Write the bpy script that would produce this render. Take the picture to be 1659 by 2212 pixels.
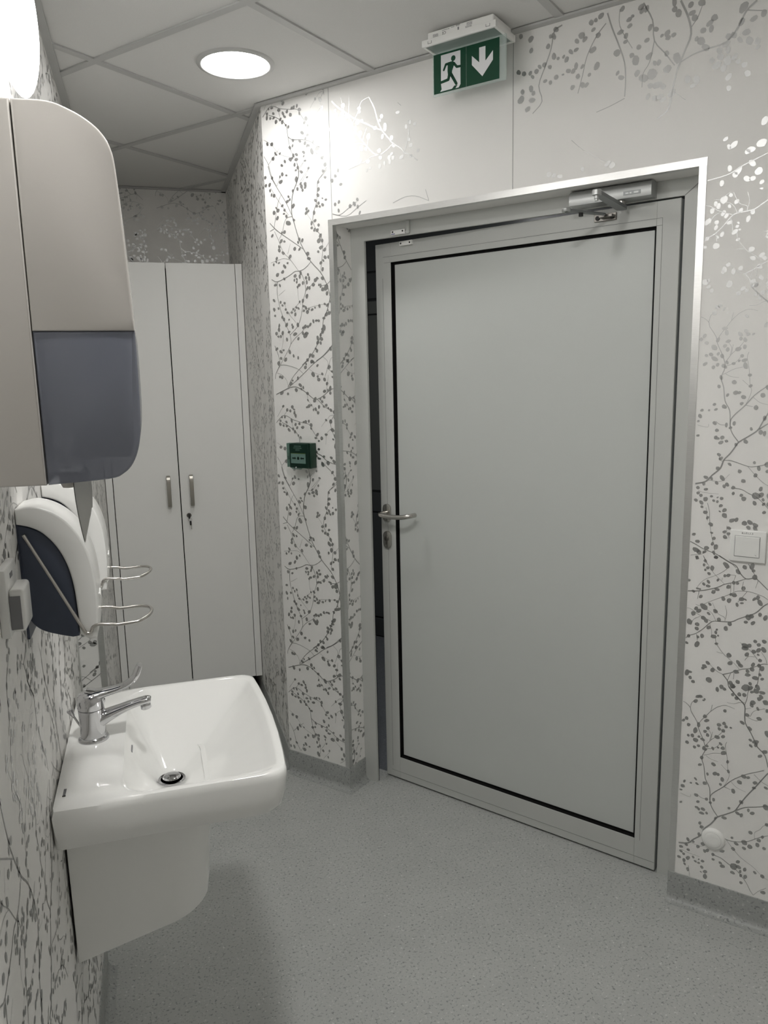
import bpy, bmesh, math, random
from mathutils import Matrix, Vector

# ------------------------------------------------------------------ camera, world, lights, exposure
scene = bpy.context.scene
for o in list(bpy.data.objects):
    bpy.data.objects.remove(o)
COL = scene.collection

cam_data = bpy.data.cameras.new('camera')
cam = bpy.data.objects.new('camera', cam_data)
COL.objects.link(cam)
cam_data.sensor_fit = 'HORIZONTAL'
cam_data.sensor_width = 36.0
cam_data.lens = 36.0 * 1667.96 / 1659.0
cam_data.clip_start = 0.02
RIGHT = Vector((0.95673552, -0.29014251, -0.02178227))
UP = Vector((0.06966878, 0.15575711, 0.98533547))
FWD = Vector((0.28249496, 0.94422299, -0.16923224))
cam.matrix_world = Matrix(((RIGHT.x, UP.x, -FWD.x, 0.0), (RIGHT.y, UP.y, -FWD.y, 0.0),
                           (RIGHT.z, UP.z, -FWD.z, 1.5), (0, 0, 0, 1)))
scene.camera = cam

world = bpy.data.worlds.new('world')
scene.world = world
world.use_nodes = True
world.node_tree.nodes['Background'].inputs[0].default_value = (0.55, 0.6, 0.65, 1)
world.node_tree.nodes['Background'].inputs[1].default_value = 0.02

LAMP_POWER = 6.4          # radiance of the recessed downlight diffusers
LAMP_POWER_BACK = 21.5     # the downlight further back in the room
WALL_LAMP_POWER = 1.5      # opal wall lamp over the basin
scene.cycles.max_bounces = 14
scene.cycles.diffuse_bounces = 8
scene.view_settings.view_transform = 'Standard'
scene.view_settings.look = 'None'
scene.view_settings.gamma = 1.0
scene.view_settings.use_curve_mapping = False
scene.view_settings.exposure = 2.83

corr = bpy.data.lights.new('corridor_fill', 'AREA')  # added fill, no fixture modelled: brightens the corridor behind the door gap
corr.energy = 0.8
corr.size = 0.5
corr_o = bpy.data.objects.new('corridor_fill', corr)
COL.objects.link(corr_o)

# ------------------------------------------------------------------ frames of reference
XL = -0.204                      # left wall plane
CEIL = 2.42
AW = math.radians(50.495)
NA = Vector((math.sin(AW), math.cos(AW), 0))     # into the door wall
UB = Vector((math.cos(AW), -math.sin(AW), 0))    # along the door wall, to the right
KD = 2.12
def frame(o, x, y):
    z = Vector((0, 0, 1))
    return Matrix(((x.x, y.x, z.x, o.x), (x.y, y.y, z.y, o.y), (x.z, y.z, z.z, o.z), (0, 0, 0, 1)))
DW = frame(NA * KD, UB, NA)                       # (u, v, z): v < 0 is the room side
W0 = Matrix.Identity(4)
def dwp(u, v, z=0.0):
    return DW @ Vector((u, v, z))
E_S = (UB * -0.99770633 + NA * 0.06769099)
LEAF = frame(dwp(-0.524, 0.095, 0), E_S, Vector((0, 0, 1)).cross(E_S))   # (s, n, z): n > 0 is the room side
corr_o.location = dwp(-1.6, 0.9, 2.3)

# ------------------------------------------------------------------ materials
MATS = {}
def mat(name, color=(0.8, 0.8, 0.8), rough=0.5, metal=0.0, spec=0.5, emit=None, strength=0.0, coat=0.0):
    m = bpy.data.materials.new(name)
    m.use_nodes = True
    b = m.node_tree.nodes['Principled BSDF']
    b.inputs['Base Color'].default_value = (*color, 1)
    b.inputs['Roughness'].default_value = rough
    b.inputs['Metallic'].default_value = metal
    b.inputs['Specular IOR Level'].default_value = spec
    b.inputs['Coat Weight'].default_value = coat
    b.inputs['Coat Roughness'].default_value = 0.05
    if emit:
        b.inputs['Emission Color'].default_value = (*emit, 1)
        b.inputs['Emission Strength'].default_value = strength
    MATS[name] = m
    return m
def nodes(m):
    nt = m.node_tree
    return nt, nt.nodes['Principled BSDF']
def grain(m, scale, amount, bump=0.0, stretch=None, detail=4.0):
    """noise variation of the colour and a fine bump"""
    nt, b = nodes(m)
    tc = nt.nodes.new('ShaderNodeTexCoord')
    mp = nt.nodes.new('ShaderNodeMapping')
    if stretch:
        mp.inputs['Scale'].default_value = stretch
    nt.links.new(tc.outputs['Object'], mp.inputs[0])
    n = nt.nodes.new('ShaderNodeTexNoise')
    n.inputs['Scale'].default_value = scale
    n.inputs['Detail'].default_value = detail
    nt.links.new(mp.outputs[0], n.inputs['Vector'])
    base = b.inputs['Base Color'].default_value[:3]
    mix = nt.nodes.new('ShaderNodeMix')
    mix.data_type = 'RGBA'
    mix.inputs['A'].default_value = (*[c * (1 - amount) for c in base], 1)
    mix.inputs['B'].default_value = (*[min(1, c * (1 + amount)) for c in base], 1)
    nt.links.new(n.outputs['Fac'], mix.inputs['Factor'])
    nt.links.new(mix.outputs['Result'], b.inputs['Base Color'])
    if bump:
        bp = nt.nodes.new('ShaderNodeBump')
        bp.inputs['Strength'].default_value = bump
        bp.inputs['Distance'].default_value = 0.001
        nt.links.new(n.outputs['Fac'], bp.inputs['Height'])
        nt.links.new(bp.outputs[0], b.inputs['Normal'])
    return m
def vinyl(name, base, dark, light):
    m = mat(name, base, 0.42, spec=0.4)
    nt, b = nodes(m)
    tc = nt.nodes.new('ShaderNodeTexCoord')
    def noise(scale, lo, hi, detail=2.0):
        n = nt.nodes.new('ShaderNodeTexNoise')
        n.inputs['Scale'].default_value = scale
        n.inputs['Detail'].default_value = detail
        nt.links.new(tc.outputs['Object'], n.inputs['Vector'])
        r = nt.nodes.new('ShaderNodeMapRange')
        r.inputs['From Min'].default_value = lo
        r.inputs['From Max'].default_value = hi
        nt.links.new(n.outputs['Fac'], r.inputs['Value'])
        return r.outputs[0]
    def mix(a, bcol, fac):
        x = nt.nodes.new('ShaderNodeMix')
        x.data_type = 'RGBA'
        if isinstance(a, tuple):
            x.inputs['A'].default_value = (*a, 1)
        else:
            nt.links.new(a, x.inputs['A'])
        x.inputs['B'].default_value = (*bcol, 1)
        nt.links.new(fac, x.inputs['Factor'])
        return x.outputs['Result']
    c = mix(base, tuple(v * 0.955 for v in base), noise(7, 0.4, 0.62))
    c = mix(c, dark, noise(150, 0.57, 0.70))
    c = mix(c, light, noise(125, 0.62, 0.74))
    c = mix(c, tuple(v * 0.45 for v in dark), noise(200, 0.70, 0.75))
    nt.links.new(c, b.inputs['Base Color'])
    return m
mat('wallpaper', (0.83, 0.82, 0.80), 0.6, spec=0.18)
grain(MATS['wallpaper'], 500, 0.015, 0.08)
mat('silver_ink', (0.50, 0.50, 0.495), 0.41, metal=1.0)
mat('wall_edge', (0.5, 0.5, 0.48), 0.8)
mat('ceiling_tile', (0.72, 0.715, 0.70), 0.9, spec=0.2)
grain(MATS['ceiling_tile'], 300, 0.04, 0.15)
mat('t_bar', (0.52, 0.52, 0.51), 0.5)
vinyl('floor_vinyl', (0.44, 0.45, 0.435), (0.22, 0.23, 0.225), (0.60, 0.61, 0.59))
vinyl('skirting_vinyl', (0.36, 0.37, 0.36), (0.19, 0.20, 0.195), (0.50, 0.51, 0.49))
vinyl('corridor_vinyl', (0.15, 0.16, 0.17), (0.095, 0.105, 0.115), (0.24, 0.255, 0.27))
mat('aluminium', (0.72, 0.72, 0.71), 0.34, metal=1.0)
grain(MATS['aluminium'], 40, 0.10, 0.0, (1, 1, 12))
mat('grey_aluminium', (0.52, 0.53, 0.51), 0.42, spec=0.5)
mat('door_panel', (0.55, 0.57, 0.55), 0.38, spec=0.5)
grain(MATS['door_panel'], 3, 0.02)
mat('black_rubber', (0.006, 0.006, 0.006), 0.7, spec=0.2)
mat('joint_grey', (0.20, 0.205, 0.20), 0.6)
mat('steel', (0.55, 0.53, 0.50), 0.27, metal=1.0)
mat('dark_steel', (0.20, 0.19, 0.175), 0.35, metal=1.0)
mat('handle_bronze', (0.42, 0.40, 0.36), 0.3, metal=1.0)
mat('chrome', (0.62, 0.62, 0.63), 0.06, metal=1.0)
mat('closer_silver', (0.46, 0.47, 0.465), 0.4, metal=0.7)
grain(MATS['closer_silver'], 900, 0.06)
mat('arm_grey', (0.25, 0.26, 0.26), 0.4, metal=0.6)
mat('ceramic', (0.83, 0.83, 0.81), 0.07, spec=0.6, coat=0.3)
mat('white_plastic', (0.86, 0.86, 0.84), 0.22, spec=0.5)
mat('cream_plastic', (0.57, 0.545, 0.515), 0.16, spec=0.5)
mat('blue_grey_plastic', (0.050, 0.062, 0.095), 0.38, spec=0.5)
mat('laminate_white', (0.86, 0.86, 0.84), 0.45, spec=0.4)
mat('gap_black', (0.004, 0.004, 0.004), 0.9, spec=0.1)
mat('dark_plinth', (0.09, 0.075, 0.055), 0.7)
mat('sign_green', (0.0, 0.052, 0.023), 0.35)
mat('sign_white', (0.80, 0.80, 0.82), 0.4)
mat('call_green', (0.002, 0.034, 0.016), 0.3, spec=0.5)
mat('ink_black', (0.01, 0.01, 0.01), 0.6)
mat('ink_grey', (0.22, 0.22, 0.23), 0.6)
mat('ink_blue', (0.02, 0.03, 0.20), 0.6)
mat('print_white', (0.75, 0.78, 0.76), 0.6)
mat('yellow', (0.45, 0.42, 0.02), 0.5)
mat('towel_paper', (0.60, 0.60, 0.58), 0.95, spec=0.1)
mat('opal_lamp', (0.9, 0.9, 0.9), 0.3, emit=(1.0, 0.985, 0.965), strength=WALL_LAMP_POWER)
mat('downlight_diffuser', (0.9, 0.9, 0.9), 0.5, emit=(1.0, 0.99, 0.968), strength=LAMP_POWER)
mat('downlight_diffuser_back', (0.9, 0.9, 0.9), 0.5, emit=(1.0, 0.99, 0.968), strength=LAMP_POWER_BACK)
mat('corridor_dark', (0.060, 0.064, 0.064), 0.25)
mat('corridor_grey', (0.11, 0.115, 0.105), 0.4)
def clear(name, tint, opac, rough=0.1):
    m = mat(name, tint, rough)
    nt, b = nodes(m)
    out = nt.nodes['Material Output']
    tr = nt.nodes.new('ShaderNodeBsdfTransparent')
    tr.inputs[0].default_value = (*[0.55 + 0.45 * min(1, t * 1.2) for t in tint], 1)
    mx = nt.nodes.new('ShaderNodeMixShader')
    mx.inputs[0].default_value = opac
    nt.links.new(tr.outputs[0], mx.inputs[1])
    nt.links.new(b.outputs[0], mx.inputs[2])
    nt.links.new(mx.outputs[0], out.inputs[0])
    return m
clear('smoked_plastic', (0.22, 0.235, 0.29), 0.62, 0.12)
clear('clear_acrylic', (0.75, 0.82, 0.80), 0.30, 0.05)
clear('clear_cover', (0.2, 0.35, 0.3), 0.04, 0.04)
clear('frosted_tray', (0.42, 0.50, 0.47), 0.65, 0.2)

# ------------------------------------------------------------------ mesh helpers
def new_bm():
    return bmesh.new()
def add_box(bm, x0, x1, y0, y1, z0, z1, bevel=0.0, seg=2):
    vs = [bm.verts.new((x, y, z)) for z in (z0, z1) for y in (y0, y1) for x in (x0, x1)]
    idx = [(0, 2, 3, 1), (4, 5, 7, 6), (0, 1, 5, 4), (2, 6, 7, 3), (0, 4, 6, 2), (1, 3, 7, 5)]
    fs = [bm.faces.new([vs[i] for i in f]) for f in idx]
    if bevel > 0:
        es = set()
        for f in fs:
            es.update(f.edges)
        bmesh.ops.bevel(bm, geom=list(es), offset=bevel, segments=seg, profile=0.5, affect='EDGES')
    return bm
def box(x0, x1, y0, y1, z0, z1, bevel=0.0, seg=2):
    return add_box(new_bm(), x0, x1, y0, y1, z0, z1, bevel, seg)
def add_prism(bm, poly, z0, z1):
    """poly in xy, extruded in z"""
    a = [bm.verts.new((p[0], p[1], z0)) for p in poly]
    b = [bm.verts.new((p[0], p[1], z1)) for p in poly]
    n = len(poly)
    bm.faces.new(a[::-1])
    bm.faces.new(b)
    for i in range(n):
        bm.faces.new((a[i], a[(i + 1) % n], b[(i + 1) % n], b[i]))
    return bm
def prism(poly, z0, z1):
    return add_prism(new_bm(), poly, z0, z1)
def add_plate(bm, poly, y0, y1):
    """poly in (x, z), extruded along y"""
    a = [bm.verts.new((p[0], y0, p[1])) for p in poly]
    b = [bm.verts.new((p[0], y1, p[1])) for p in poly]
    n = len(poly)
    bm.faces.new(a)
    bm.faces.new(b[::-1])
    for i in range(n):
        bm.faces.new((a[i], b[i], b[(i + 1) % n], a[(i + 1) % n]))
    return bm
def poly_area(p):
    return 0.5 * sum(p[i][0] * p[(i + 1) % len(p)][1] - p[(i + 1) % len(p)][0] * p[i][1] for i in range(len(p)))
def inset(poly, d):
    """offset a closed polygon inwards by d (mitre, clamped)"""
    n = len(poly)
    sgn = 1 if poly_area(poly) > 0 else -1
    out = []
    for i in range(n):
        p0, p1, p2 = Vector(poly[i - 1]), Vector(poly[i]), Vector(poly[(i + 1) % n])
        e1 = (p1 - p0).normalized() if (p1 - p0).length > 1e-9 else (p2 - p1).normalized()
        e2 = (p2 - p1).normalized() if (p2 - p1).length > 1e-9 else e1
        n1 = Vector((-e1.y, e1.x)) * sgn
        n2 = Vector((-e2.y, e2.x)) * sgn
        m = n1 + n2
        l = m.length
        if l < 1e-6:
            out.append(tuple(p1 + n1 * d))
            continue
        m /= l
        out.append(tuple(p1 + m * min(d / max(m.dot(n1), 0.35), d * 2.5)))
    return out
def round_poly(poly, r, seg=6):
    """round the corners of a polygon; r is a number or a list"""
    n = len(poly)
    out = []
    for i in range(n):
        ri = r[i] if isinstance(r, (list, tuple)) else r
        p0, p1, p2 = Vector(poly[i - 1]), Vector(poly[i]), Vector(poly[(i + 1) % n])
        a, b = (p0 - p1), (p2 - p1)
        ang = a.angle(b)
        if ri <= 0 or ang > 3.1:
            out.append(tuple(p1))
            continue
        t = min(ri / math.tan(ang / 2), a.length * 0.49, b.length * 0.49)
        rr = t * math.tan(ang / 2)
        s, e = p1 + a.normalized() * t, p1 + b.normalized() * t
        c = p1 + (a.normalized() + b.normalized()).normalized() * (rr / math.sin(ang / 2))
        v0, v1 = s - c, e - c
        a0 = math.atan2(v0.y, v0.x)
        da = math.atan2(v1.y, v1.x) - a0
        while da > math.pi:
            da -= 2 * math.pi
        while da < -math.pi:
            da += 2 * math.pi
        for k in range(seg + 1):
            t_ = a0 + da * k / seg
            out.append((c.x + rr * math.cos(t_), c.y + rr * math.sin(t_)))
    return out
def rounded_extrude(poly, y0, y1, r=0.005, seg=3):
    """(x, z) profile extruded along y with rounded ends"""
    bm = new_bm()
    ded = []
    for p in poly:
        if not ded or (Vector(p) - Vector(ded[-1])).length > 0.0012:
            ded.append(p)
    while (Vector(ded[0]) - Vector(ded[-1])).length < 0.0012:
        ded.pop()
    poly = ded
    # from the end cap towards the middle
    seq = [(y0 + r * (1 - math.sin(math.pi / 2 * k / seg)), r * (1 - math.cos(math.pi / 2 * k / seg))) for k in range(seg, -1, -1)]
    seq += [(y0 + y1 - y, d) for y, d in seq[::-1]]
    loops = []
    for y, d in seq:
        p = inset(poly, d) if d > 1e-7 else poly
        loops.append([bm.verts.new((q[0], y, q[1])) for q in p])
    n = len(poly)
    for a, b in zip(loops, loops[1:]):
        for i in range(n):
            bm.faces.new((a[i], b[i], b[(i + 1) % n], a[(i + 1) % n]))
    bm.faces.new(loops[0])
    bm.faces.new(loops[-1][::-1])
    bmesh.ops.recalc_face_normals(bm, faces=bm.faces)
    return bm
def add_lathe(bm, prof, seg=32, center=(0, 0, 0), M=None):
    """prof: list of (r, h) about the local z axis"""
    c = Vector(center)
    rings = []
    for r, h in prof:
        if r < 1e-6:
            p = Vector((0, 0, h))
            rings.append([bm.verts.new(c + (M @ p if M else p))])
        else:
            ring = []
            for i in range(seg):
                a = 2 * math.pi * i / seg
                p = Vector((r * math.cos(a), r * math.sin(a), h))
                ring.append(bm.verts.new(c + (M @ p if M else p)))
            rings.append(ring)
    for a, b in zip(rings, rings[1:]):
        for i in range(seg):
            j = (i + 1) % seg
            if len(a) == 1 and len(b) == 1:
                continue
            if len(a) == 1:
                bm.faces.new((a[0], b[i], b[j]))
            elif len(b) == 1:
                bm.faces.new((a[i], a[j], b[0]))
            else:
                bm.faces.new((a[i], a[j], b[j], b[i]))
    if len(rings[0]) > 1:
        bm.faces.new(rings[0][::-1])
    if len(rings[-1]) > 1:
        bm.faces.new(rings[-1])
    bmesh.ops.recalc_face_normals(bm, faces=bm.faces)
    return bm
def lathe(prof, seg=32, center=(0, 0, 0), M=None):
    return add_lathe(new_bm(), prof, seg, center, M)
def catmull(pts, sub=6, closed=False):
    pts = [Vector(p) for p in pts]
    out = []
    n = len(pts)
    for i in range(n if closed else n - 1):
        p0 = pts[(i - 1) % n] if closed or i > 0 else pts[0] * 2 - pts[1]
        p1, p2 = pts[i], pts[(i + 1) % n]
        p3 = pts[(i + 2) % n] if closed or i + 2 < n else pts[-1] * 2 - pts[-2]
        for k in range(sub):
            t = k / sub
            out.append(0.5 * ((2 * p1) + (p2 - p0) * t + (2 * p0 - 5 * p1 + 4 * p2 - p3) * t * t + (3 * p1 - p0 - 3 * p2 + p3) * t ** 3))
    if not closed:
        out.append(pts[-1])
    return out
def add_tube(bm, path, rad, seg=12, flat=None, up=(0, 0, 1), caps=True):
    """sweep; rad number or list; flat = list of (width scale, height scale)"""
    path = [Vector(p) for p in path]
    n = len(path)
    up = Vector(up)
    rings = []
    for i, p in enumerate(path):
        t = (path[min(i + 1, n - 1)] - path[max(i - 1, 0)]).normalized()
        side = t.cross(up)
        if side.length < 1e-3:
            side = t.cross(Vector((0, 1, 0)))
        side.normalize()
        nor = side.cross(t).normalized()
        r = rad[i] if isinstance(rad, (list, tuple)) else rad
        fw, fh = flat[i] if flat else (1, 1)
        rings.append([bm.verts.new(p + side * (r * fw * math.cos(2 * math.pi * k / seg)) + nor * (r * fh * math.sin(2 * math.pi * k / seg))) for k in range(seg)])
    for a, b in zip(rings, rings[1:]):
        for k in range(seg):
            bm.faces.new((a[k], a[(k + 1) % seg], b[(k + 1) % seg], b[k]))
    if caps:
        bm.faces.new(rings[0][::-1])
        bm.faces.new(rings[-1])
    bmesh.ops.recalc_face_normals(bm, faces=bm.faces)
    return bm
def tube(*a, **k):
    return add_tube(new_bm(), *a, **k)
def lerp_list(vals, n):
    out = []
    for i in range(n):
        t = i / (n - 1) * (len(vals) - 1)
        k = min(int(t), len(vals) - 2)
        f = t - k
        a, b = vals[k], vals[k + 1]
        out.append(tuple(x + (y - x) * f for x, y in zip(a, b)) if isinstance(a, tuple) else a + (b - a) * f)
    return out

# ------------------------------------------------------------------ object helpers
def link(name, mesh, material, parent=None, smooth=35):
    o = bpy.data.objects.new(name, mesh)
    COL.objects.link(o)
    if material:
        mesh.materials.append(MATS[material])
    if parent is not None:
        o.parent = parent
    return o
def to_mesh(bm, name, smooth=35, offset=None):
    if offset is not None:
        bmesh.ops.translate(bm, verts=bm.verts, vec=-Vector(offset))
    me = bpy.data.meshes.new(name)
    bm.to_mesh(me)
    bm.free()
    if smooth:
        me.shade_smooth()
        me.set_sharp_from_angle(angle=math.radians(smooth))
    return me
class Thing:
    """an Empty at base (given in the frame's coordinates); parts are given in the same frame"""
    def __init__(self, name, label, cat=None, F=W0, base=(0, 0, 0), group=None, kind=None):
        self.base = Vector(base)
        self.o = bpy.data.objects.new(name, None)
        self.o.empty_display_size = 0.05
        COL.objects.link(self.o)
        self.o.matrix_world = F @ Matrix.Translation(self.base)
        self.o['label'] = label
        if cat:
            self.o['category'] = cat
        if group:
            self.o['group'] = group
        if kind:
            self.o['kind'] = kind
    def part(self, name, bm, material, parent=None, smooth=35, label=None):
        me = to_mesh(bm, name, smooth, self.base)
        o = link(name, me, material, parent or self.o)
        if label:
            o['label'] = label
        return o
def solo(name, bm, material, label, cat=None, F=W0, base=(0, 0, 0), kind=None, group=None, smooth=35):
    me = to_mesh(bm, name, smooth, base)
    o = link(name, me, material)
    o.matrix_world = F @ Matrix.Translation(Vector(base))
    o['label'] = label
    if cat:
        o['category'] = cat
    if kind:
        o['kind'] = kind
    if group:
        o['group'] = group
    return o
def child(name, bm, material, parent, smooth=35, kind=None, label=None):
    o = link(name, to_mesh(bm, name, smooth), material, parent)
    if kind:
        o['kind'] = kind
    if label:
        o['label'] = label
    return o
def text_bm(s, size, M, align='CENTER', sx=1.0):
    """flat lettering: text lies in the local xy plane of M"""
    cu = bpy.data.curves.new('lettering', 'FONT')
    cu.body = s
    cu.size = size
    cu.align_x = align
    cu.align_y = 'CENTER'
    cu.resolution_u = 3
    ob = bpy.data.objects.new('lettering_tmp', cu)
    COL.objects.link(ob)
    dg = bpy.context.evaluated_depsgraph_get()
    dg.update()
    me = bpy.data.meshes.new_from_object(ob.evaluated_get(dg))
    bm = new_bm()
    bm.from_mesh(me)
    bpy.data.objects.remove(ob)
    bpy.data.curves.remove(cu)
    bpy.data.meshes.remove(me)
    bmesh.ops.transform(bm, matrix=M @ Matrix.Diagonal((sx, 1, 1, 1)), verts=bm.verts)
    return bm

# ------------------------------------------------------------------ wallpaper print
PAT_R_B = "35:0,183 25,190 40,207 59,226 66,247 80,264 92,283 99,294 122,310 141,325 150,343 166,374 184,403 198,427 215,456;28:144,327 165,342 190,351 220,363;22:99,294 83,316 77,335 78,351 88,365 108,385 129,411 151,429 165,439 189,452 205,461;20:77,335 74,373 62,397 57,431 50,456 58,482 52,507 37,541 33,558 17,583 14,594 4,604 -5,608;12:14,594 18,610 26,617;12:37,551 45,565 57,581 67,595 82,610 99,619 111,619 126,615;12:67,595 70,614;12:58,493 71,513 86,527 95,538 101,547;10:71,513 74,537;10:68,511 71,529 63,542;10:59,484 77,490 87,498 95,509;10:54,464 63,468 78,476 99,481;8:60,465 73,458 92,455;28:108,675 130,649 149,631 151,603 154,581 169,556 180,533 185,523 205,503 214,472;15:149,631 154,651 156,672 167,685;10:149,638 135,635 123,629 106,629;8:152,621 165,627;10:164,602 171,618 184,626 198,632;10:158,599 178,594 190,600;10:111,517 108,504 114,473 118,436 122,423 117,404 109,386;8:100,449 115,435;12:110,387 127,383;8:127,406 143,393 165,387;18:66,247 86,246 123,234 141,234 166,241 183,250 194,259 211,271 225,279;10:123,234 142,212 161,194 179,184 197,174 217,157 232,151;8:194,259 192,277 205,290 212,303 223,310;18:92,177 113,174 129,165 145,158 160,146 179,125 190,105 199,93;10:199,93 211,110 229,126;8:30,195 49,192 65,194 82,212;8:8,165 23,161 58,159;10:29,122 32,102 34,87;8:-1,336 10,333 24,331 26,339;12:42,346 53,338 65,337;12:182,443 200,428 217,420;12:54,258 60,245 66,247;27:67,1027 95,1011 110,1004 121,985 135,973 154,977 165,971 187,950;24:-6,922 23,926 49,934 70,943 84,952 107,960 135,973;15:138,1013 150,993 163,973;10:163,972 158,951;10:28,1023 41,1001 56,979 76,960 84,952;10:93,1002 82,988 61,973 40,962 27,951 17,936;7:77,961 78,969;12:22,925 19,903;10:110,979 106,965;10:95,979 110,979;10:107,957 107,934;10:99,956 100,928;10:129,965 126,944;12:189,924 176,932 144,940 117,938 106,932 85,919 71,912 46,898 27,886 15,888;12:139,940 129,924 118,908;24:189,915 178,905 161,885 134,870 121,863 105,853 79,850 58,846 37,823 18,806 1,798 -6,790;12:58,846 41,853 23,861 3,874 -6,875;12:5,828 12,846 28,856;10:68,849 57,869 39,880;10:90,853 88,863 74,869 65,881 57,898;10:91,858 93,877 88,895;10:53,839 58,821 59,805;12:69,804 70,794 73,786 88,765 105,751 118,741 131,728;10:88,763 73,765;15:21,805 24,788;20:92,705 110,713 123,721 139,729 153,733 169,742 186,752 198,753;24:92,705 104,690 109,672 127,654 149,632;12:92,705 74,713 51,734;12:104,691 111,713;15:181,750 179,732 177,700 168,676;12:173,762 160,778 145,791 129,801;10:143,754 151,766 167,768;10:195,755 192,768 180,784;10:118,697 119,716;12:32,1164 38,1143 39,1126 42,1101 48,1070 54,1053 55,1036;19:-6,1058 9,1051 28,1041 56,1032 74,1023 97,1010 109,1000;10:-3,1021 22,1026 37,1035;10:28,1023 40,1000;10:82,1108 83,1090 89,1076"
PAT_R_L = "32,630,45 39,632,45 27,616,50 50,626,25 47,622,25 53,577,50 58,566,50 6,561,45 -2,553,40 12,543,45 38,549,50 30,531,65 62,545,45 55,534,42 62,525,45 12,512,35 23,514,45 40,515,35 32,503,60 50,509,45 10,491,45 40,488,38 30,482,38 62,493,38 54,485,45 59,482,35 77,490,38 90,496,28 96,508,40 102,497,50 105,484,60 86,525,55 101,530,45 101,547,45 89,561,50 91,550,40 102,568,45 107,560,40 119,560,28 50,456,45 46,434,40 81,444,50 67,412,35 61,383,50 37,389,35 41,376,35 8,374,35 4,359,48 25,374,25 0,346,30 1,309,32 40,341,45 46,323,40 68,337,40 86,341,42 78,330,35 44,305,40 49,302,35 60,305,48 57,292,48 70,296,35 86,418,52 94,418,38 105,407,50 101,391,38 116,461,38 119,434,38 158,430,52 169,430,38 148,411,55 186,420,50 184,405,40 134,381,52 155,355,48 126,328,35 148,320,50 157,317,45 174,337,38 184,331,48 215,358,70 115,296,50 93,288,35 54,261,40 59,251,45 53,226,45 25,201,45 39,199,35 21,184,38 7,173,42 27,170,40 52,188,42 65,201,55 8,159,38 15,153,38 3,140,42 17,134,45 27,144,52 19,123,35 41,152,32 47,141,32 56,150,22 56,139,32 66,148,40 28,109,45 65,129,40 63,114,22 74,118,48 75,104,60 68,88,38 110,90,50 70,180,40 77,185,45 92,178,42 93,163,35 115,196,48 112,159,38 118,151,55 146,160,85 158,163,55 144,141,48 156,178,48 174,161,45 163,151,35 165,140,38 176,140,50 167,119,38 199,161,38 218,157,50 222,110,50 138,244,32 149,230,48 169,240,65 169,223,45 183,233,58 183,274,50 204,258,48 201,244,50 218,239,40 212,271,38 142,212,45 221,309,45 193,498,45 204,513,55 168,537,38 170,521,38 181,535,60 182,527,50 165,569,50 146,581,48 157,605,48 186,601,52 181,628,38 203,627,40 168,642,60 166,634,45 102,604,38 119,654,38 129,646,48 135,658,48 147,659,48 183,656,50 187,663,45 189,674,55 199,649,65 80,660,50 90,670,52 98,665,40 165,671,40 175,676,60 177,687,60 150,680,90 161,681,55 117,677,60 207,564,70 212,413,40 81,237,38 105,220,45 13,1016,37 34,1009,39 31,998,34 41,991,37 35,985,29 52,992,54 45,976,37 60,1022,42 86,1003,69 130,1003,51 147,1007,64 151,996,39 155,980,59 115,989,54 84,975,37 92,977,42 67,961,32 -4,952,34 44,954,39 33,946,37 44,942,42 18,932,32 24,931,27 8,923,37 58,928,49 66,936,49 94,946,51 106,959,42 115,959,37 130,947,49 27,911,42 101,927,34 109,926,54 83,913,49 97,910,54 127,918,54 136,918,24 117,901,42 128,907,32 157,922,42 165,927,49 171,914,64 36,884,78 51,893,39 17,877,47 24,871,54 10,862,56 49,867,39 65,876,51 1,837,69 21,833,49 21,821,47 36,853,54 43,846,49 75,854,49 102,847,49 93,833,54 145,872,64 152,876,54 172,883,44 185,876,54 140,858,42 157,858,47 51,829,49 71,826,27 69,818,37 64,806,59 75,810,24 1,797,42 35,803,51 25,798,34 23,777,69 -3,777,37 72,787,37 165,810,42 186,813,49 174,802,44 142,794,69 142,787,64 152,796,49 163,782,51 174,787,54 186,791,64 147,771,51 174,775,27 179,761,42 163,746,49 178,746,44 162,733,51 185,739,59 181,722,37 171,711,59 187,711,37 104,761,59 108,740,54 128,745,54 134,738,49 124,719,54 151,726,44 152,716,54 129,692,49 159,693,42 53,730,47 45,719,54 41,713,39 66,713,54 82,719,51 58,683,69 1,693,69 9,696,39 10,680,42 18,670,44 112,685,54 119,676,44 31,1149,53 34,1125,38 43,1108,48 46,1086,29 52,1072,41 49,1057,38 58,1049,58 2,1078,38 12,1060,50 9,1037,67 17,1031,53 30,1033,41 35,1044,53 54,1033,41 60,1022,43 13,1016,41 87,1102,41 77,1091,41 87,1087,38 79,1078,48 72,1127,48 78,1144,58 94,1123,58 104,1125,48 115,1129,58 123,1118,60 136,1121,55 149,1115,53 133,1107,48 149,1106,53"
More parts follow.
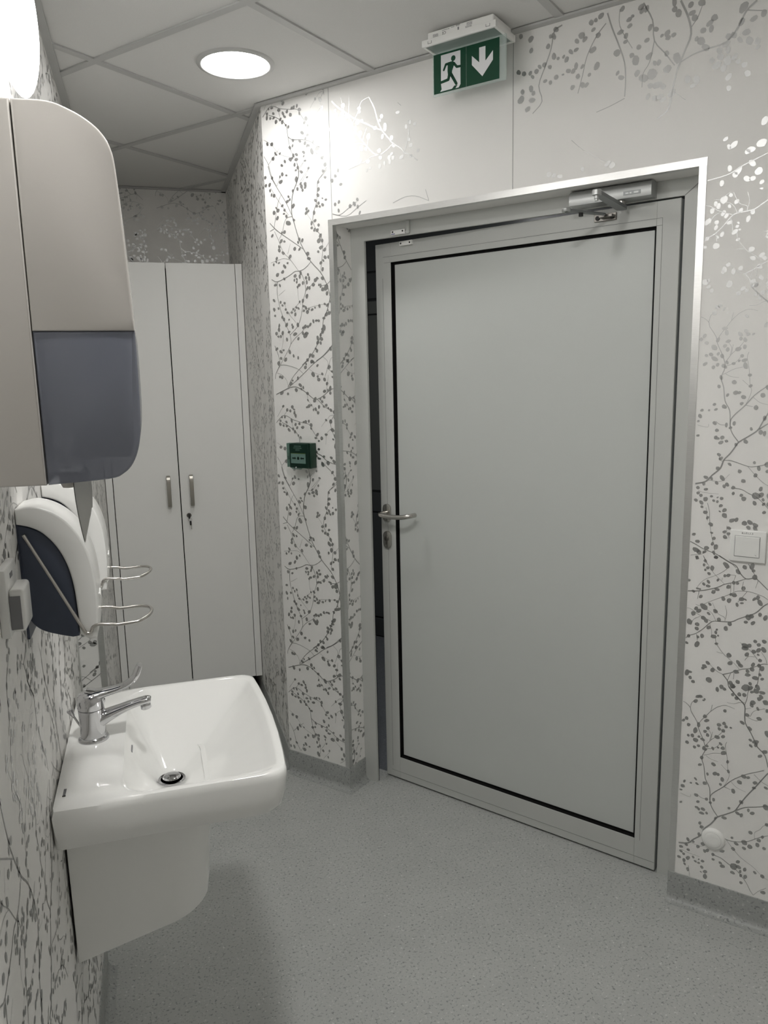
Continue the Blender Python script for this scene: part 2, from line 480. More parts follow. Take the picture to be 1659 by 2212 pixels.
PAT_L_B = "23:21,1196 35,1154 71,1101 97,1063 118,1022;30:149,1184 154,1154 147,1130 128,1099 119,1067 117,1031 125,1001 142,950 159,915 192,866 232,827 256,787 268,752 267,739 253,700 237,673 231,640 219,613 194,574 162,543 137,525;26:18,1010 45,985 87,957 125,933 159,911;16:35,988 48,1038 60,1076 75,1097;20:17,984 35,989;13:29,1123 55,1085 88,1044 103,1026;16:118,1020 95,1018 82,1003 72,974 55,951;16:37,981 53,951 73,909 103,881 137,841;20:137,841 155,821 165,775 151,739 143,697 124,658 88,630;23:14,823 40,813 93,828 119,840 136,840 156,843 176,853 192,866;20:40,813 37,771 50,715 72,664 88,630 89,598 63,561 36,527 18,503;10:15,879 64,887 84,886 103,879;10:92,901 106,934;20:252,1133 237,1120 231,1108 229,1078 224,1048 212,1023 207,992 222,963 240,941 244,902 239,868 232,827;13:273,1155 252,1133;10:222,1208 250,1186 275,1161;10:140,1115 161,1116;10:158,1125 178,1144 196,1160;13:152,1163 172,1182;13:277,926 253,900;20:277,801 256,787 234,784;10:276,771 264,748;10:130,786 132,752 141,728;10:43,766 74,783;13:164,772 188,788 212,806;10:146,706 177,716 212,721 246,724;10:86,701 115,721 137,738;10:66,743 82,707 120,668;16:89,598 110,618 138,635 159,654;10:55,645 55,612 45,578;20:15,596 30,562 36,534;23:200,538 232,555 279,595;10:207,989 191,1009 180,1023;20:11,480 14,497 34,527;16:38,528 63,527 91,521 122,510 142,494;30:12,425 63,444 95,451 123,445 154,428 189,407 224,418 256,439 279,444;20:67,449 93,485 127,514 168,544;23:71,449 113,476 158,507 190,530 230,552 261,575 279,594;13:20,501 45,492 64,473 69,451;13:230,550 248,536 249,517 235,483;13:253,518 262,542 277,551;10:168,510 197,495 223,490;13:245,513 271,496;10:238,432 245,462 250,489;20:200,406 227,384 253,370 272,358 253,328 261,294 277,259;10:271,353 252,351 240,340;10:236,338 212,313;10:252,305 234,288 229,251;10:156,425 157,406 180,378 199,362;20:6,324 37,349 62,347 82,337 126,326 157,320 172,300 195,269;10:12,345 41,382;10:45,351 59,367;20:34,325 64,313 92,295 109,276 114,243 124,198 146,163 154,121 143,98;10:77,332 84,307;23:114,243 133,231 173,224 208,212 231,195 265,184 278,184;16:4,200 23,170 37,125 57,96;13:23,170 45,189 75,214;13:57,96 75,128;10:6,252 39,232 74,196 127,175;10:223,193 226,177 252,157 263,134;10:154,125 178,158 179,182;13:246,96 278,121;10:167,94 196,126"
PAT_L_L = "37,1155,46 26,1136,50 25,1116,36 31,1102,36 42,1097,50 76,1139,59 99,1155,43 81,1160,50 71,1155,33 136,1182,46 149,1174,40 140,1163,43 166,1157,46 181,1186,40 195,1164,36 189,1137,36 144,1137,73 126,1101,43 161,1119,40 164,1109,53 146,1104,43 180,1115,50 180,1106,50 168,1097,40 106,1085,36 100,1071,50 111,1075,33 125,1053,59 39,1042,53 57,1047,53 50,1056,33 53,1023,53 77,1060,40 86,1045,40 83,1033,33 93,1024,43 100,1001,76 125,1008,40 26,968,46 82,974,50 70,973,36 65,946,53 79,943,36 56,928,43 55,916,50 72,906,50 102,891,53 124,914,50 145,911,40 146,943,46 158,938,46 140,934,36 180,893,53 184,877,50 42,891,43 27,872,36 39,880,33 51,875,33 76,861,53 90,871,33 66,844,50 42,836,56 31,803,50 51,800,40 72,820,36 121,826,50 117,812,36 128,814,36 127,805,36 146,833,46 141,822,46 154,800,46 137,794,46 130,788,33 169,815,46 178,825,40 182,812,46 171,801,46 209,805,53 217,810,40 199,790,53 182,781,43 172,781,43 169,755,53 151,741,46 137,739,33 223,788,33 230,784,46 238,772,53 253,777,79 256,758,53 239,808,56 241,837,46 234,858,46 245,864,33 253,874,50 268,873,46 225,895,36 253,899,50 238,907,59 243,928,46 229,929,66 236,944,53 224,963,50 212,966,43 230,979,40 201,973,40 201,988,46 216,994,46 213,1020,50 182,1036,43 180,1024,50 190,1029,33 225,1039,43 233,1047,43 238,1036,36 250,1040,46 264,1054,36 250,1060,23 221,1057,46 232,1072,50 235,1090,53 235,1113,40 264,1123,40 255,1147,50 263,1164,50 252,1185,50 210,1212,73 233,1216,59 20,720,50 21,751,43 23,699,36 51,743,40 59,732,33 69,739,36 40,723,36 73,717,36 80,706,40 56,692,43 63,684,46 74,665,56 86,682,26 40,664,43 38,650,50 26,637,50 34,627,36 45,627,40 54,638,50 99,664,33 102,656,40 125,662,56 84,640,43 111,632,56 73,615,46 107,716,33 121,721,36 114,711,33 131,717,36 115,698,46 100,705,33 153,723,36 163,717,46 154,708,36 169,703,53 176,712,33 190,709,40 203,715,26 222,719,46 245,724,36 257,720,46 270,730,33 257,703,26 262,693,50 251,690,59 239,678,43 273,697,46 179,660,46 194,670,43 206,672,36 216,671,40 157,655,53 169,654,40 147,651,33 146,633,46 156,625,73 162,632,53 125,616,43 239,647,66 231,642,40 232,633,50 210,613,53 223,624,43 226,610,53 209,599,53 222,597,43 205,571,43 200,578,36 173,557,46 186,555,50 162,542,46 43,574,50 55,579,36 24,584,50 83,572,53 63,546,59 42,551,46 100,558,43 120,551,40 30,534,59 181,536,53 263,575,43 34,487,46 44,485,50 38,430,59 67,427,40 106,440,56 125,456,56 138,448,36 129,443,33 82,462,53 115,480,43 91,473,30 151,517,53 155,528,33 204,522,40 179,535,43 187,535,46 184,492,66 204,485,36 208,474,53 224,493,40 233,474,50 243,460,46 267,500,40 267,482,26 255,515,53 231,434,50 256,443,56 246,438,33 256,428,43 229,414,43 188,406,66 156,428,46 157,404,33 212,408,36 219,399,43 151,380,33 160,384,53 171,387,33 180,371,33 190,373,46 205,381,46 200,361,46 226,382,36 237,387,46 256,370,46 246,377,30 270,363,50 273,346,46 254,331,56 234,336,36 260,302,59 270,282,46 262,270,30 272,248,66 232,286,43 212,273,50 199,263,33 193,285,50 185,273,36 167,318,50 166,306,36 157,331,40 143,329,46 134,328,36 114,322,43 128,309,50 96,319,43 79,333,50 54,327,40 55,313,40 40,314,40 26,331,40 25,319,50 34,345,33 48,345,40 65,299,50 84,303,43 103,308,43 92,293,46 42,383,40 60,370,46 74,367,43 84,381,50 92,372,33 93,361,46 98,350,50 117,273,40 107,280,30 22,236,46 42,232,53 55,202,33 45,186,53 60,196,33 76,197,30 135,228,43 120,208,46 132,212,36 164,221,43 188,225,36 197,234,40 175,245,50 185,211,46 194,202,36 201,201,33 219,210,36 251,206,43 263,193,53 236,187,59 213,181,66 96,169,46 82,158,43 134,182,46 147,182,46 120,171,53 128,174,40 146,167,53 138,152,43 151,141,43 142,134,36 178,184,46 178,172,26 183,157,33 83,130,50 72,124,33 100,124,33 75,107,59 37,125,43 24,105,50 7,105,43 6,131,43 166,125,46 143,105,66 196,132,36 189,105,33 254,155,46 265,132,53 256,114,43 274,118,36"
PAT_T_B = "40:13,2376 35,2355 73,2327 103,2306 145,2284 178,2266 203,2255;32:73,2327 90,2296 102,2270 126,2240 155,2208 176,2190 195,2186 218,2195 242,2210;36:156,2360 176,2324 187,2287 203,2255 223,2232 242,2210 270,2192 282,2177 302,2168 329,2147;28:69,2326 33,2319 15,2306 3,2292;20:195,2186 159,2185 137,2175 85,2164 72,2161;20:156,2359 130,2353 119,2336 112,2321 99,2304 89,2292;20:282,2177 291,2201 299,2228 298,2266;12:273,2312 261,2323;16:78,2327 82,2376;16:59,2341 49,2382;16:139,2224 105,2234 70,2226 29,2210;16:129,2239 145,2272;16:147,2220 150,2239;16:2,2036 31,2029 67,2045 99,2061;16:2,2036 58,2022 103,2043 138,2059;16:238,2038 279,2049 319,2047 366,2027;16:366,2027 355,2061;34:898,2407 911,2369 928,2328 945,2281 949,2236 948,2199;24:895,2384 871,2360 847,2318 836,2275 824,2232;29:988,2407 1012,2362 1018,2314 1045,2279 1069,2246;20:1018,2314 1008,2267 993,2244 991,2212;44:1078,2389 1097,2347 1105,2308 1093,2275 1077,2237 1067,2193 1058,2148 1032,2131;20:1104,2322 1119,2342 1129,2367;39:1249,2345 1227,2328 1208,2293 1185,2271 1147,2266 1112,2261 1083,2250;24:1230,2329 1267,2318;15:930,2408 931,2368 964,2309;29:778,2409 756,2399 748,2359 731,2317 714,2274 724,2233 697,2207;20:948,2195 912,2184 875,2176;15:1071,2185 1098,2161;20:1158,1964 1204,1971 1238,1987 1271,1999 1290,2006;15:809,2119 840,2090 878,2064 916,2043"
PAT_T_L = "57,2354,72 26,2346,40 30,2333,56 54,2332,64 18,2316,60 33,2303,64 5,2293,56 9,2280,48 71,2319,56 119,2334,52 119,2324,48 111,2296,72 128,2296,48 178,2266,60 202,2295,56 195,2285,40 215,2266,64 213,2257,56 102,2280,48 102,2269,56 121,2260,68 152,2246,72 204,2237,56 237,2227,64 98,2230,48 70,2226,56 47,2217,72 125,2216,64 141,2212,48 113,2201,72 87,2191,64 120,2178,48 148,2173,64 191,2198,64 195,2177,56 227,2172,60 241,2169,60 236,2181,48 229,2159,56 209,2158,52 191,2152,60 154,2153,48 143,2148,40 272,2166,64 244,2203,48 306,2194,60 299,2212,52 290,2249,52 261,2295,56 304,2259,48 321,2251,48 331,2175,48 4,2139,56 18,2151,48 39,2122,48 30,2166,48 14,2064,48 30,2070,48 74,2051,56 91,2055,60 104,2045,48 28,2043,48 111,2025,48 103,2067,48 306,2164,48 882,2405,69 856,2395,64 868,2398,49 862,2377,49 831,2370,78 840,2360,59 819,2360,54 803,2338,59 817,2340,54 875,2361,64 862,2329,74 925,2307,78 933,2354,64 947,2342,59 946,2328,49 954,2378,59 962,2384,39 936,2407,59 956,2363,54 982,2399,69 985,2390,64 996,2391,64 1007,2347,64 1021,2339,59 1000,2319,59 980,2308,59 1006,2281,74 1049,2323,69 1064,2316,54 1051,2313,59 1036,2321,39 1063,2389,69 1064,2373,64 1074,2362,78 1102,2374,64 1106,2354,64 1112,2342,69 1127,2371,74 1148,2322,69 1157,2331,74 1151,2308,64 1133,2309,64 1129,2287,88 1118,2294,49 1140,2270,78 1186,2266,64 1190,2282,64 1172,2256,69 1191,2253,64 1202,2282,64 1218,2307,69 1221,2338,98 1244,2307,69 1229,2282,74 1216,2269,59 1237,2262,78 1255,2257,64 1256,2243,44 1265,2313,69 1074,2262,98 1052,2241,88 1064,2183,88 1015,2238,118 1029,2210,98 1043,2203,64 1012,2211,64 994,2233,98 978,2248,69 973,2278,98 1031,2261,59 1021,2262,54 1049,2277,59 1167,2224,88 1156,2237,59 1183,2215,69 1191,2229,88 1175,2241,69 1195,2192,69 1206,2234,59 1215,2222,49 1229,2212,59 1237,2191,69 1102,2207,74 1122,2202,83 1115,2190,59 1197,2167,54 1036,2181,69 1044,2172,59 1023,2180,59 1007,2187,59 818,2300,64 797,2293,59 810,2290,59 835,2295,49 873,2288,78 823,2274,59 763,2285,59 782,2287,29 854,2271,44 847,2248,54 836,2250,64 809,2250,59 963,2293,59 938,2246,64 928,2259,49 661,2409,59 690,2396,74 691,2367,59 761,2402,69 754,2387,69 746,2389,49 739,2366,59 756,2338,69 768,2330,39 783,2331,39 791,2322,59 729,2323,59 716,2321,49 745,2314,49 707,2311,59 689,2311,49 696,2300,49 671,2313,59 655,2320,59 692,2271,69 699,2258,54 667,2268,59 662,2249,88 695,2241,69 682,2221,69 732,2282,49 747,2275,49 1214,2037,78 1204,2035,49 1196,2054,49 1253,2020,78 1246,2017,59 1276,2031,98 1280,2079,78 1258,1989,69 1273,1969,78 1228,1976,78 1208,1985,59 1221,1968,59 1248,1955,69 1260,1954,59 1281,1943,49 1192,1953,59 920,2038,78 908,2044,64 747,2042,69 762,2037,59 778,2033,59 841,2041,49"
def parse_pat(b, l):
    br = []
    for s in b.split(';'):
        w, p = s.split(':')
        br.append((int(w) / 10.0, [tuple(int(v) for v in q.split(',')) for q in p.split(' ')]))
    lv = [tuple(int(v) for v in q.split(',')) for q in l.split(' ')]
    return br, [(x, z, r / 10.0) for x, z, r in lv]
STRIPS = {'R': parse_pat(PAT_R_B, PAT_R_L), 'L': parse_pat(PAT_L_B, PAT_L_L), 'T': parse_pat(PAT_T_B, PAT_T_L)}
WIDTH = {'R': 235, 'L': 277}
REPEAT = 1030
def clip(poly, s0, s1, z0, z1):
    for ax, lim, keep in ((0, s0, 1), (0, s1, -1), (1, z0, 1), (1, z1, -1)):
        out = []
        n = len(poly)
        for i in range(n):
            a, b = poly[i], poly[(i + 1) % n]
            da, db = (a[ax] - lim) * keep, (b[ax] - lim) * keep
            if da >= 0:
                out.append(a)
            if (da >= 0) != (db >= 0):
                t = da / (da - db)
                out.append((a[0] + (b[0] - a[0]) * t, a[1] + (b[1] - a[1]) * t))
        poly = out
        if len(poly) < 3:
            return []
    return poly
def strip_polys(key, ds, dz, rect, rnd, lo=95, hi=1126):
    """polygons (metres) of one motif strip shifted by ds, dz (mm), clipped to rect (m)"""
    br, lv = STRIPS[key]
    s0, s1, z0, z1 = rect
    res = []
    def put(poly):
        m = [((x + ds) / 1000, (z + dz) / 1000) for x, z in poly]
        xs = [p[0] for p in m]
        zs = [p[1] for p in m]
        if max(xs) < s0 or min(xs) > s1 or max(zs) < z0 or min(zs) > z1:
            return
        if min(xs) < s0 or max(xs) > s1 or min(zs) < z0 or max(zs) > z1:
            m = clip(m, s0, s1, z0, z1)
        if len(m) > 2 and abs(poly_area(m)) > 1e-9:
            res.append(m if poly_area(m) > 0 else m[::-1])
    for w, pts in br:
        xs = [p[0] + ds for p in pts]
        zs = [p[1] + dz for p in pts]
        if max(xs) < s0 * 1000 or min(xs) > s1 * 1000 or max(zs) < z0 * 1000 or min(zs) > z1 * 1000:
            continue
        c = catmull(pts, 3)
        n = len(c)
        side = []
        for i, p in enumerate(c):
            t = (c[min(i + 1, n - 1)] - c[max(i - 1, 0)])
            if t.length < 1e-6:
                t = Vector((1, 0))
            t.normalize()
            h = 0.56 * w * (1 - 0.3 * i / n)
            side.append(((p.x - t.y * h, p.y + t.x * h), (p.x + t.y * h, p.y - t.x * h)))
        for (a, b), (c1, d) in zip(side, side[1:]):
            put([a, b, d, c1])
    for x, z, r in lv:
        r *= {'L': 1.32, 'R': 1.16, 'T': 1.12}[key]
        if z < lo or z > hi:
            continue
        rot = rnd.uniform(0, math.pi)
        asp = rnd.uniform(1.0, 1.3)
        poly = []
        for k in range(9):
            a = 2 * math.pi * k / 9
            rr = r * rnd.uniform(0.86, 1.1)
            px, pz = rr * asp * math.cos(a), rr / asp * math.sin(a)
            poly.append((x + px * math.cos(rot) - pz * math.sin(rot), z + px * math.sin(rot) + pz * math.cos(rot)))
        put(poly)
    return res
def fill_polys(rect, start, phase, rnd):
    """cover a rectangle with alternating motif strips from s = start (mm)"""
    s0, s1, z0, z1 = rect
    res = []
    s = start
    i = phase
    while s < s1 * 1000:
        key = 'RL'[i % 2]
        if s + WIDTH[key] > s0 * 1000:
            sh = (-310, 0, -640, -150)[i % 4]
            for n in range(-1, 4):
                res += strip_polys(key, s, sh + n * REPEAT, rect, rnd)
        s += WIDTH[key]
        i += 1
    return res
def print_mesh(name, polys, place, material, parent):
    verts, faces = [], []
    for p in polys:
        b = len(verts)
        verts += [tuple(place(s, z)) for s, z in p]
        faces.append(tuple(range(b, b + len(p))))
    me = bpy.data.meshes.new(name)
    me.from_pydata(verts, [], faces)
    me.update()
    o = link(name, me, material, parent)
    o['kind'] = 'stuff'
    return o
RND = random.Random(7)
INK = 0.0005

# ------------------------------------------------------------------ the room
BACK = 4.05
NX = 0.4353                       # niche right wall
CY = 2.8046                       # niche / door wall corner
OP0, OP1, OPZ = 1.93, 2.724, 2.003     # opening in the left wall
U0, U1, UZ = -1.600, -0.460, 2.003     # door opening in the door wall
P3 = dwp(1.3, 0)
P4 = P3 - NA * 3.2
P5y = P4.y + (P4.x - XL) / UB.x * 0.7716
P5 = Vector((XL, P5y, 0))

floor_poly = [(XL - 0.22, BACK + 0.1), (XL - 0.22, P5.y - 0.2), (P4.x, P4.y - 0.2), (P3.x + 0.2, P3.y), tuple(dwp(0.2, 0.19)[:2]), tuple(dwp(-1.15, 0.19)[:2]), tuple(dwp(-1.887, 0.19)[:2]), (NX + 0.1, BACK + 0.1)]
floor = solo('floor', prism(floor_poly, -0.05, 0.0), 'floor_vinyl', 'grey speckled vinyl floor of the washroom', kind='structure')
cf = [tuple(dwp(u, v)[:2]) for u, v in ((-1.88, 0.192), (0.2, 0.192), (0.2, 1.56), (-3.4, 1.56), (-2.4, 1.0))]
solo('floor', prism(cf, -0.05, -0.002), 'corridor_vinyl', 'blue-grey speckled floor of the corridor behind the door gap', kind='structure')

# left wall with the doorway to the next room
b = new_bm()
LW = XL - 0.165
add_box(b, LW, XL, P5.y, OP0, 0, CEIL)
add_box(b, LW, XL, OP1, BACK, 0, CEIL)
add_box(b, LW, XL, OP0, OP1, OPZ, CEIL)
wall_left = solo('wall_left', b, 'wallpaper', 'left wall papered with silver branches, behind the basin', kind='structure', smooth=0)
WBASE = 0.088
polys = fill_polys((P5.y + 0.02, OP0 - 0.014, WBASE, CEIL), int(P5.y * 1000), 0, RND)
polys += fill_polys((OP1 + 0.014, 3.53, WBASE, CEIL), 2600, 1, RND)
polys += fill_polys((OP0 - 0.014, OP1 + 0.014, OPZ + 0.014, CEIL), 1900, 1, RND)
print_mesh('wallpaper_print', polys, lambda s, z: (XL + INK, s, z), 'silver_ink', wall_left)
# far reveal of that doorway faces the camera
polys = fill_polys((-0.165, -0.018, WBASE, OPZ), -190, 1, RND)
print_mesh('wallpaper_print', polys, lambda s, z: (XL + s, OP1 - INK, z), 'silver_ink', wall_left)

# niche side wall
nb = dwp(-1.887, 0.165)
wall_niche = solo('wall_niche', prism([(NX, CY), (nb.x - 0.03, nb.y - 0.02), (NX + 0.11, BACK), (NX, BACK)], 0, CEIL), 'wallpaper', 'papered side wall of the recess with the wardrobe', kind='structure', smooth=0)
polys = fill_polys((CY + 0.002, 3.53, WBASE, CEIL), 2750, 0, RND) + fill_polys((3.53, BACK, 2.0, CEIL), 3530, 1, RND)
print_mesh('wallpaper_print', polys, lambda s, z: (NX - INK, s, z), 'silver_ink', wall_niche)
wall_back = solo('wall_back', box(LW, NX + 0.11, BACK, BACK + 0.1, 0, CEIL), 'wallpaper', 'papered back wall above the wardrobe', kind='structure', smooth=0)
polys = fill_polys((XL, NX, 1.98, CEIL), -420, 1, RND)
print_mesh('wallpaper_print', polys, lambda s, z: (s, BACK - INK, z), 'silver_ink', wall_back)

# door wall
b = new_bm()
DT = 0.165
add_box(b, -1.887, U0, 0, DT, 0, CEIL)
add_box(b, U1, 1.3, 0, DT, 0, CEIL)
add_box(b, U0, U1, 0, DT, UZ, CEIL)
wall_door = solo('wall_door', b, 'wallpaper', 'papered wall around the grey door', F=DW, kind='structure', smooth=0)
polys = []
for n in range(0, 3):
    polys += strip_polys('L', -1887, n * REPEAT, (-1.886, -1.616, WBASE, CEIL), RND)
for n in range(0, 2):
    polys += strip_polys('R', -437, n * REPEAT, (-0.445, -0.2, WBASE, 1.93), RND)
    polys += strip_polys('L', -205, n * REPEAT - 310, (-0.205, 0.08, WBASE, 1.93), RND)
    polys += strip_polys('R', 72, n * REPEAT - 500, (0.07, 0.32, WBASE, 1.93), RND)
polys += strip_polys('T', -1600, 0, (-1.61, 0.05, 1.935, CEIL), RND, 0, 9999)
polys += strip_polys('L', -205, REPEAT - 310, (-0.18, 0.08, 1.93, CEIL), RND)
polys = [p for p in polys if not (U0 - 0.016 < sum(q[0] for q in p) / len(p) < U1 + 0.016 and sum(q[1] for q in p) / len(p) < UZ + 0.018)]
print_mesh('wallpaper_print', polys, lambda s, z: (s, -INK, z), 'silver_ink', wall_door)
polys = fill_polys((0.018, 0.1, WBASE, UZ), -120, 1, RND)
print_mesh('wallpaper_print', polys, lambda s, z: (U0 + INK, s, z), 'silver_ink', wall_door)
b = new_bm()
for su, z0_ in ((-1.6, 2.02), (-0.961, 2.02)):
    add_box(b, su - 0.0005, su + 0.0005, -0.0007, 0.0, z0_, CEIL)
child('paper_seam', b, 'joint_grey', wall_door, 0)

def wall_strip(name, a, bb, label):
    d = (bb - a).normalized()
    n = Vector((d.y, -d.x, 0)) * 0.1
    return solo(name, prism([tuple(a[:2]), tuple(bb[:2]), tuple((bb + n)[:2]), tuple((a + n)[:2])][::-1], 0, CEIL), 'wallpaper', label, kind='structure', smooth=0)
wall_strip('wall_right', P4, P3, 'plain papered wall on the right, out of view')
wall_strip('wall_rear', P5, P4, 'plain papered wall behind the viewer')

# coved vinyl skirting
def skirting(name, a, bb, label, h=WBASE, m0=0.0, m1=0.0):
    """a -> b along the wall foot with the room on the left-hand side"""
    a, bb = Vector((*a, 0)), Vector((*bb, 0))
    d = (bb - a).normalized()
    n = Vector((-d.y, d.x, 0))
    prof = [(0.0, h), (0.003, h), (0.0035, h - 0.002)]
    r = 0.022
    for k in range(7):
        t = math.pi / 2 * k / 6
        prof.append((0.0035 + r * (1 - math.cos(t)), 0.0005 + r * (1 - math.sin(t))))
    prof += [(0.0255, 0.0), (0.0, 0.0)]
    bm = new_bm()
    lo = [bm.verts.new(a + d * (m0 * x) + n * x + Vector((0, 0, z))) for x, z in prof]
    hi = [bm.verts.new(bb - d * (m1 * x) + n * x + Vector((0, 0, z))) for x, z in prof]
    k = len(prof)
    for i in range(k):
        bm.faces.new((lo[i], hi[i], hi[(i + 1) % k], lo[(i + 1) % k]))
    bm.faces.new(lo[::-1])
    bm.faces.new(hi)
    bmesh.ops.recalc_face_normals(bm, faces=bm.faces)
    return solo(name, bm, 'skirting_vinyl', label, kind='structure', smooth=40)
xy = lambda u, v: tuple(dwp(u, v)[:2])
skirting('baseboard_door_left', xy(U0, 0), xy(-1.887, 0), 'grey coved vinyl skirting left of the door', m0=-1.0, m1=0.33)
skirting('baseboard_reveal', xy(U0, 0.1), xy(U0, 0), 'grey coved vinyl skirting in the door reveal', m1=-1.0)
skirting('baseboard_door_right', xy(1.3, 0), xy(U1 - 0.002, 0), 'grey coved vinyl skirting right of the door')
skirting('baseboard_niche', (NX, CY), (NX, 3.56), 'grey coved vinyl skirting in the wardrobe recess', m0=0.33)
skirting('baseboard_left_near', (XL, OP0), (XL, P5.y), 'grey coved vinyl skirting under the basin')
skirting('baseboard_left_far', (XL, 3.56), (XL, OP1), 'grey coved vinyl skirting between doorway and wardrobe')

# aluminium corner profiles round the two openings
def edge_profile(name, label, F, side_bars):
    t = Thing(name, label, F=F, kind='structure')
    for nm, bmx in side_bars:
        t.part(nm, bmx, 'aluminium', smooth=30)
    return t
def Lbar(poly, axis, a, c):
    bm = new_bm()
    if axis == 'z':
        add_prism(bm, poly, a, c)
    else:                          # along x, poly in (y, z)
        v0 = [bm.verts.new((a, p[0], p[1])) for p in poly]
        v1 = [bm.verts.new((c, p[0], p[1])) for p in poly]
        n = len(poly)
        bm.faces.new(v0)
        bm.faces.new(v1[::-1])
        for i in range(n):
            bm.faces.new((v0[i], v1[i], v1[(i + 1) % n], v0[(i + 1) % n]))
    bmesh.ops.recalc_face_normals(bm, faces=bm.faces)
    return bm
T = 0.0022
fw = 0.0165
rl = 0.018
left_prof = [(U0 - fw + 0.0005, -T), (U0 + T, -T), (U0 + T, rl), (U0, rl), (U0, 0), (U0 - fw + 0.0005, 0)]
right_prof = [(U1 + fw - 0.0005, -T), (U1 - T, -T), (U1 - T, rl), (U1, rl), (U1, 0), (U1 + fw - 0.0005, 0)]
top_prof = [(-T, UZ + fw), (-T, UZ - T), (rl, UZ - T), (rl, UZ), (0, UZ), (0, UZ + fw)]
edge_profile('trim_1', 'brushed aluminium corner profile round the grey door opening', DW, [
    ('upright', Lbar(left_prof, 'z', 0.052, UZ - T)), ('upright', Lbar(right_prof, 'z', 0.052, UZ - T)),
    ('head', Lbar(top_prof, 'x', U0 - fw, U1 + fw))])
far_prof = [(XL + T, OP1 + fw), (XL + T, OP1 - T), (XL - rl, OP1 - T), (XL - rl, OP1), (XL, OP1), (XL, OP1 + fw)]
near_prof = [(XL + T, OP0 - fw), (XL + T, OP0 + T), (XL - rl, OP0 + T), (XL - rl, OP0), (XL, OP0), (XL, OP0 - fw)]
bm = new_bm()
add_box(bm, XL, XL + T, OP0 - fw, OP1 + fw, OPZ, OPZ + fw)
edge_profile('trim_2', 'dark aluminium corner profile round the side doorway beside the basin', W0, [
    ('upright', Lbar(far_prof, 'z', 0.052, OPZ)), ('upright', Lbar(near_prof, 'z', 0.052, OPZ)), ('head', bm)])

# plain door closing the side doorway (deep in its reveal)
t = Thing('door_2', 'grey door set deep in the side doorway beside the basin', kind='structure', base=(LW, OP0, 0))
t.part('door_frame', add_box(add_box(new_bm(), LW - 0.02, LW + 0.03, OP0, OP0 + 0.05, 0, OPZ), LW - 0.02, LW + 0.03, OP1 - 0.05, OP1, 0, OPZ), 'grey_aluminium')
t.part('panel', box(LW - 0.015, LW + 0.02, OP0 + 0.05, OP1 - 0.05, 0.008, OPZ), 'door_panel')

# suspended ceiling: tiles, T-bars, wall angles
ceiling = solo('ceiling', prism([(XL - 0.3, BACK + 0.2), (XL - 0.3, P5.y - 0.4), (P4.x, P4.y - 0.4), (P3.x + 0.4, P3.y), tuple(dwp(0.3, 1.9)[:2]), tuple(dwp(-3.6, 1.9)[:2])], 2.52, 2.56), 'ceiling_tile', 'slab above the suspended ceiling', kind='structure')
GU = [-2.016 + 0.6 * i for i in range(-3, 7)]
GU = [-3.816, -3.218, -2.618, -2.016, -1.417, -0.822, -0.222, 0.378, 0.978, 1.578]
GK = [-1.445, -0.845, -0.245, 0.355, 0.955, 1.560, 2.136, 2.74, 3.34, 3.94, 4.54, 5.14]
room_poly = [Vector((XL, P5.y)), Vector(P4[:2]), Vector(P3[:2]), Vector((NX, CY)), Vector((NX, BACK)), Vector((XL, BACK))]
def inside(p):
    r = False
    n = len(room_poly)
    for i in range(n):
        a, c = room_poly[i], room_poly[(i + 1) % n]
        if (a.y > p.y) != (c.y > p.y) and p.x < (c.x - a.x) * (p.y - a.y) / (c.y - a.y) + a.x:
            r = not r
    return r
def gk(u, k):
    return UB * u + NA * k
bar = 0.012
def clip_half(poly, p, n):
    out = []
    for i in range(len(poly)):
        a, c = poly[i], poly[(i + 1) % len(poly)]
        da, dc = (a - p).dot(n), (c - p).dot(n)
        if da >= 0:
            out.append(a)
        if (da >= 0) != (dc >= 0):
            out.append(a + (c - a) * (da / (da - dc)))
    return out
V2 = lambda v: Vector((v.x, v.y))
HALF_MAIN = [(Vector((XL, 0)), Vector((1, 0))), (V2(dwp(0, 0)), -V2(NA)), (Vector(P4[:2]), V2(UB) * -1 + Vector((0, 0)))]
def convex_rooms():
    """the room as two convex pieces: main part in front of the door wall plane, and the niche"""
    main = [(Vector((XL, 0)), Vector((1, 0))), (V2(dwp(0, 0)), -V2(NA))]
    niche = [(Vector((XL, 0)), Vector((1, 0))), (V2(dwp(0, 0)), V2(NA)), (Vector((NX, 0)), Vector((-1, 0))), (Vector((0, BACK)), Vector((0, -1)))]
    return main, niche
MAIN, NICHE = convex_rooms()
def fits(poly):
    c = Vector((0, 0))
    for p in poly:
        c += p
    c /= len(poly)
    return any(inside(p * 0.98 + c * 0.02) for p in poly) or inside(c)
for i in range(len(GU) - 1):
    for j in range(len(GK) - 1):
        cell = [V2(gk(u, k)) for u, k in ((GU[i] + bar - 0.004, GK[j] + bar - 0.004), (GU[i + 1] - bar + 0.004, GK[j] + bar - 0.004), (GU[i + 1] - bar + 0.004, GK[j + 1] - bar + 0.004), (GU[i] + bar - 0.004, GK[j + 1] - bar + 0.004))]
        in_main = cell
        for p, n in MAIN:
            in_main = clip_half(in_main, p, n)
        in_n = cell
        for p, n in NICHE:
            in_n = clip_half(in_n, p, n)
        for pc in (in_main, in_n):
            if len(pc) > 2 and abs(poly_area(pc)) > 2e-4 and fits(pc):
                if poly_area(pc) < 0:
                    pc = pc[::-1]
                child('ceiling_tile', prism([tuple(p) for p in pc], CEIL + 0.006, CEIL + 0.02), 'ceiling_tile', ceiling, 0)
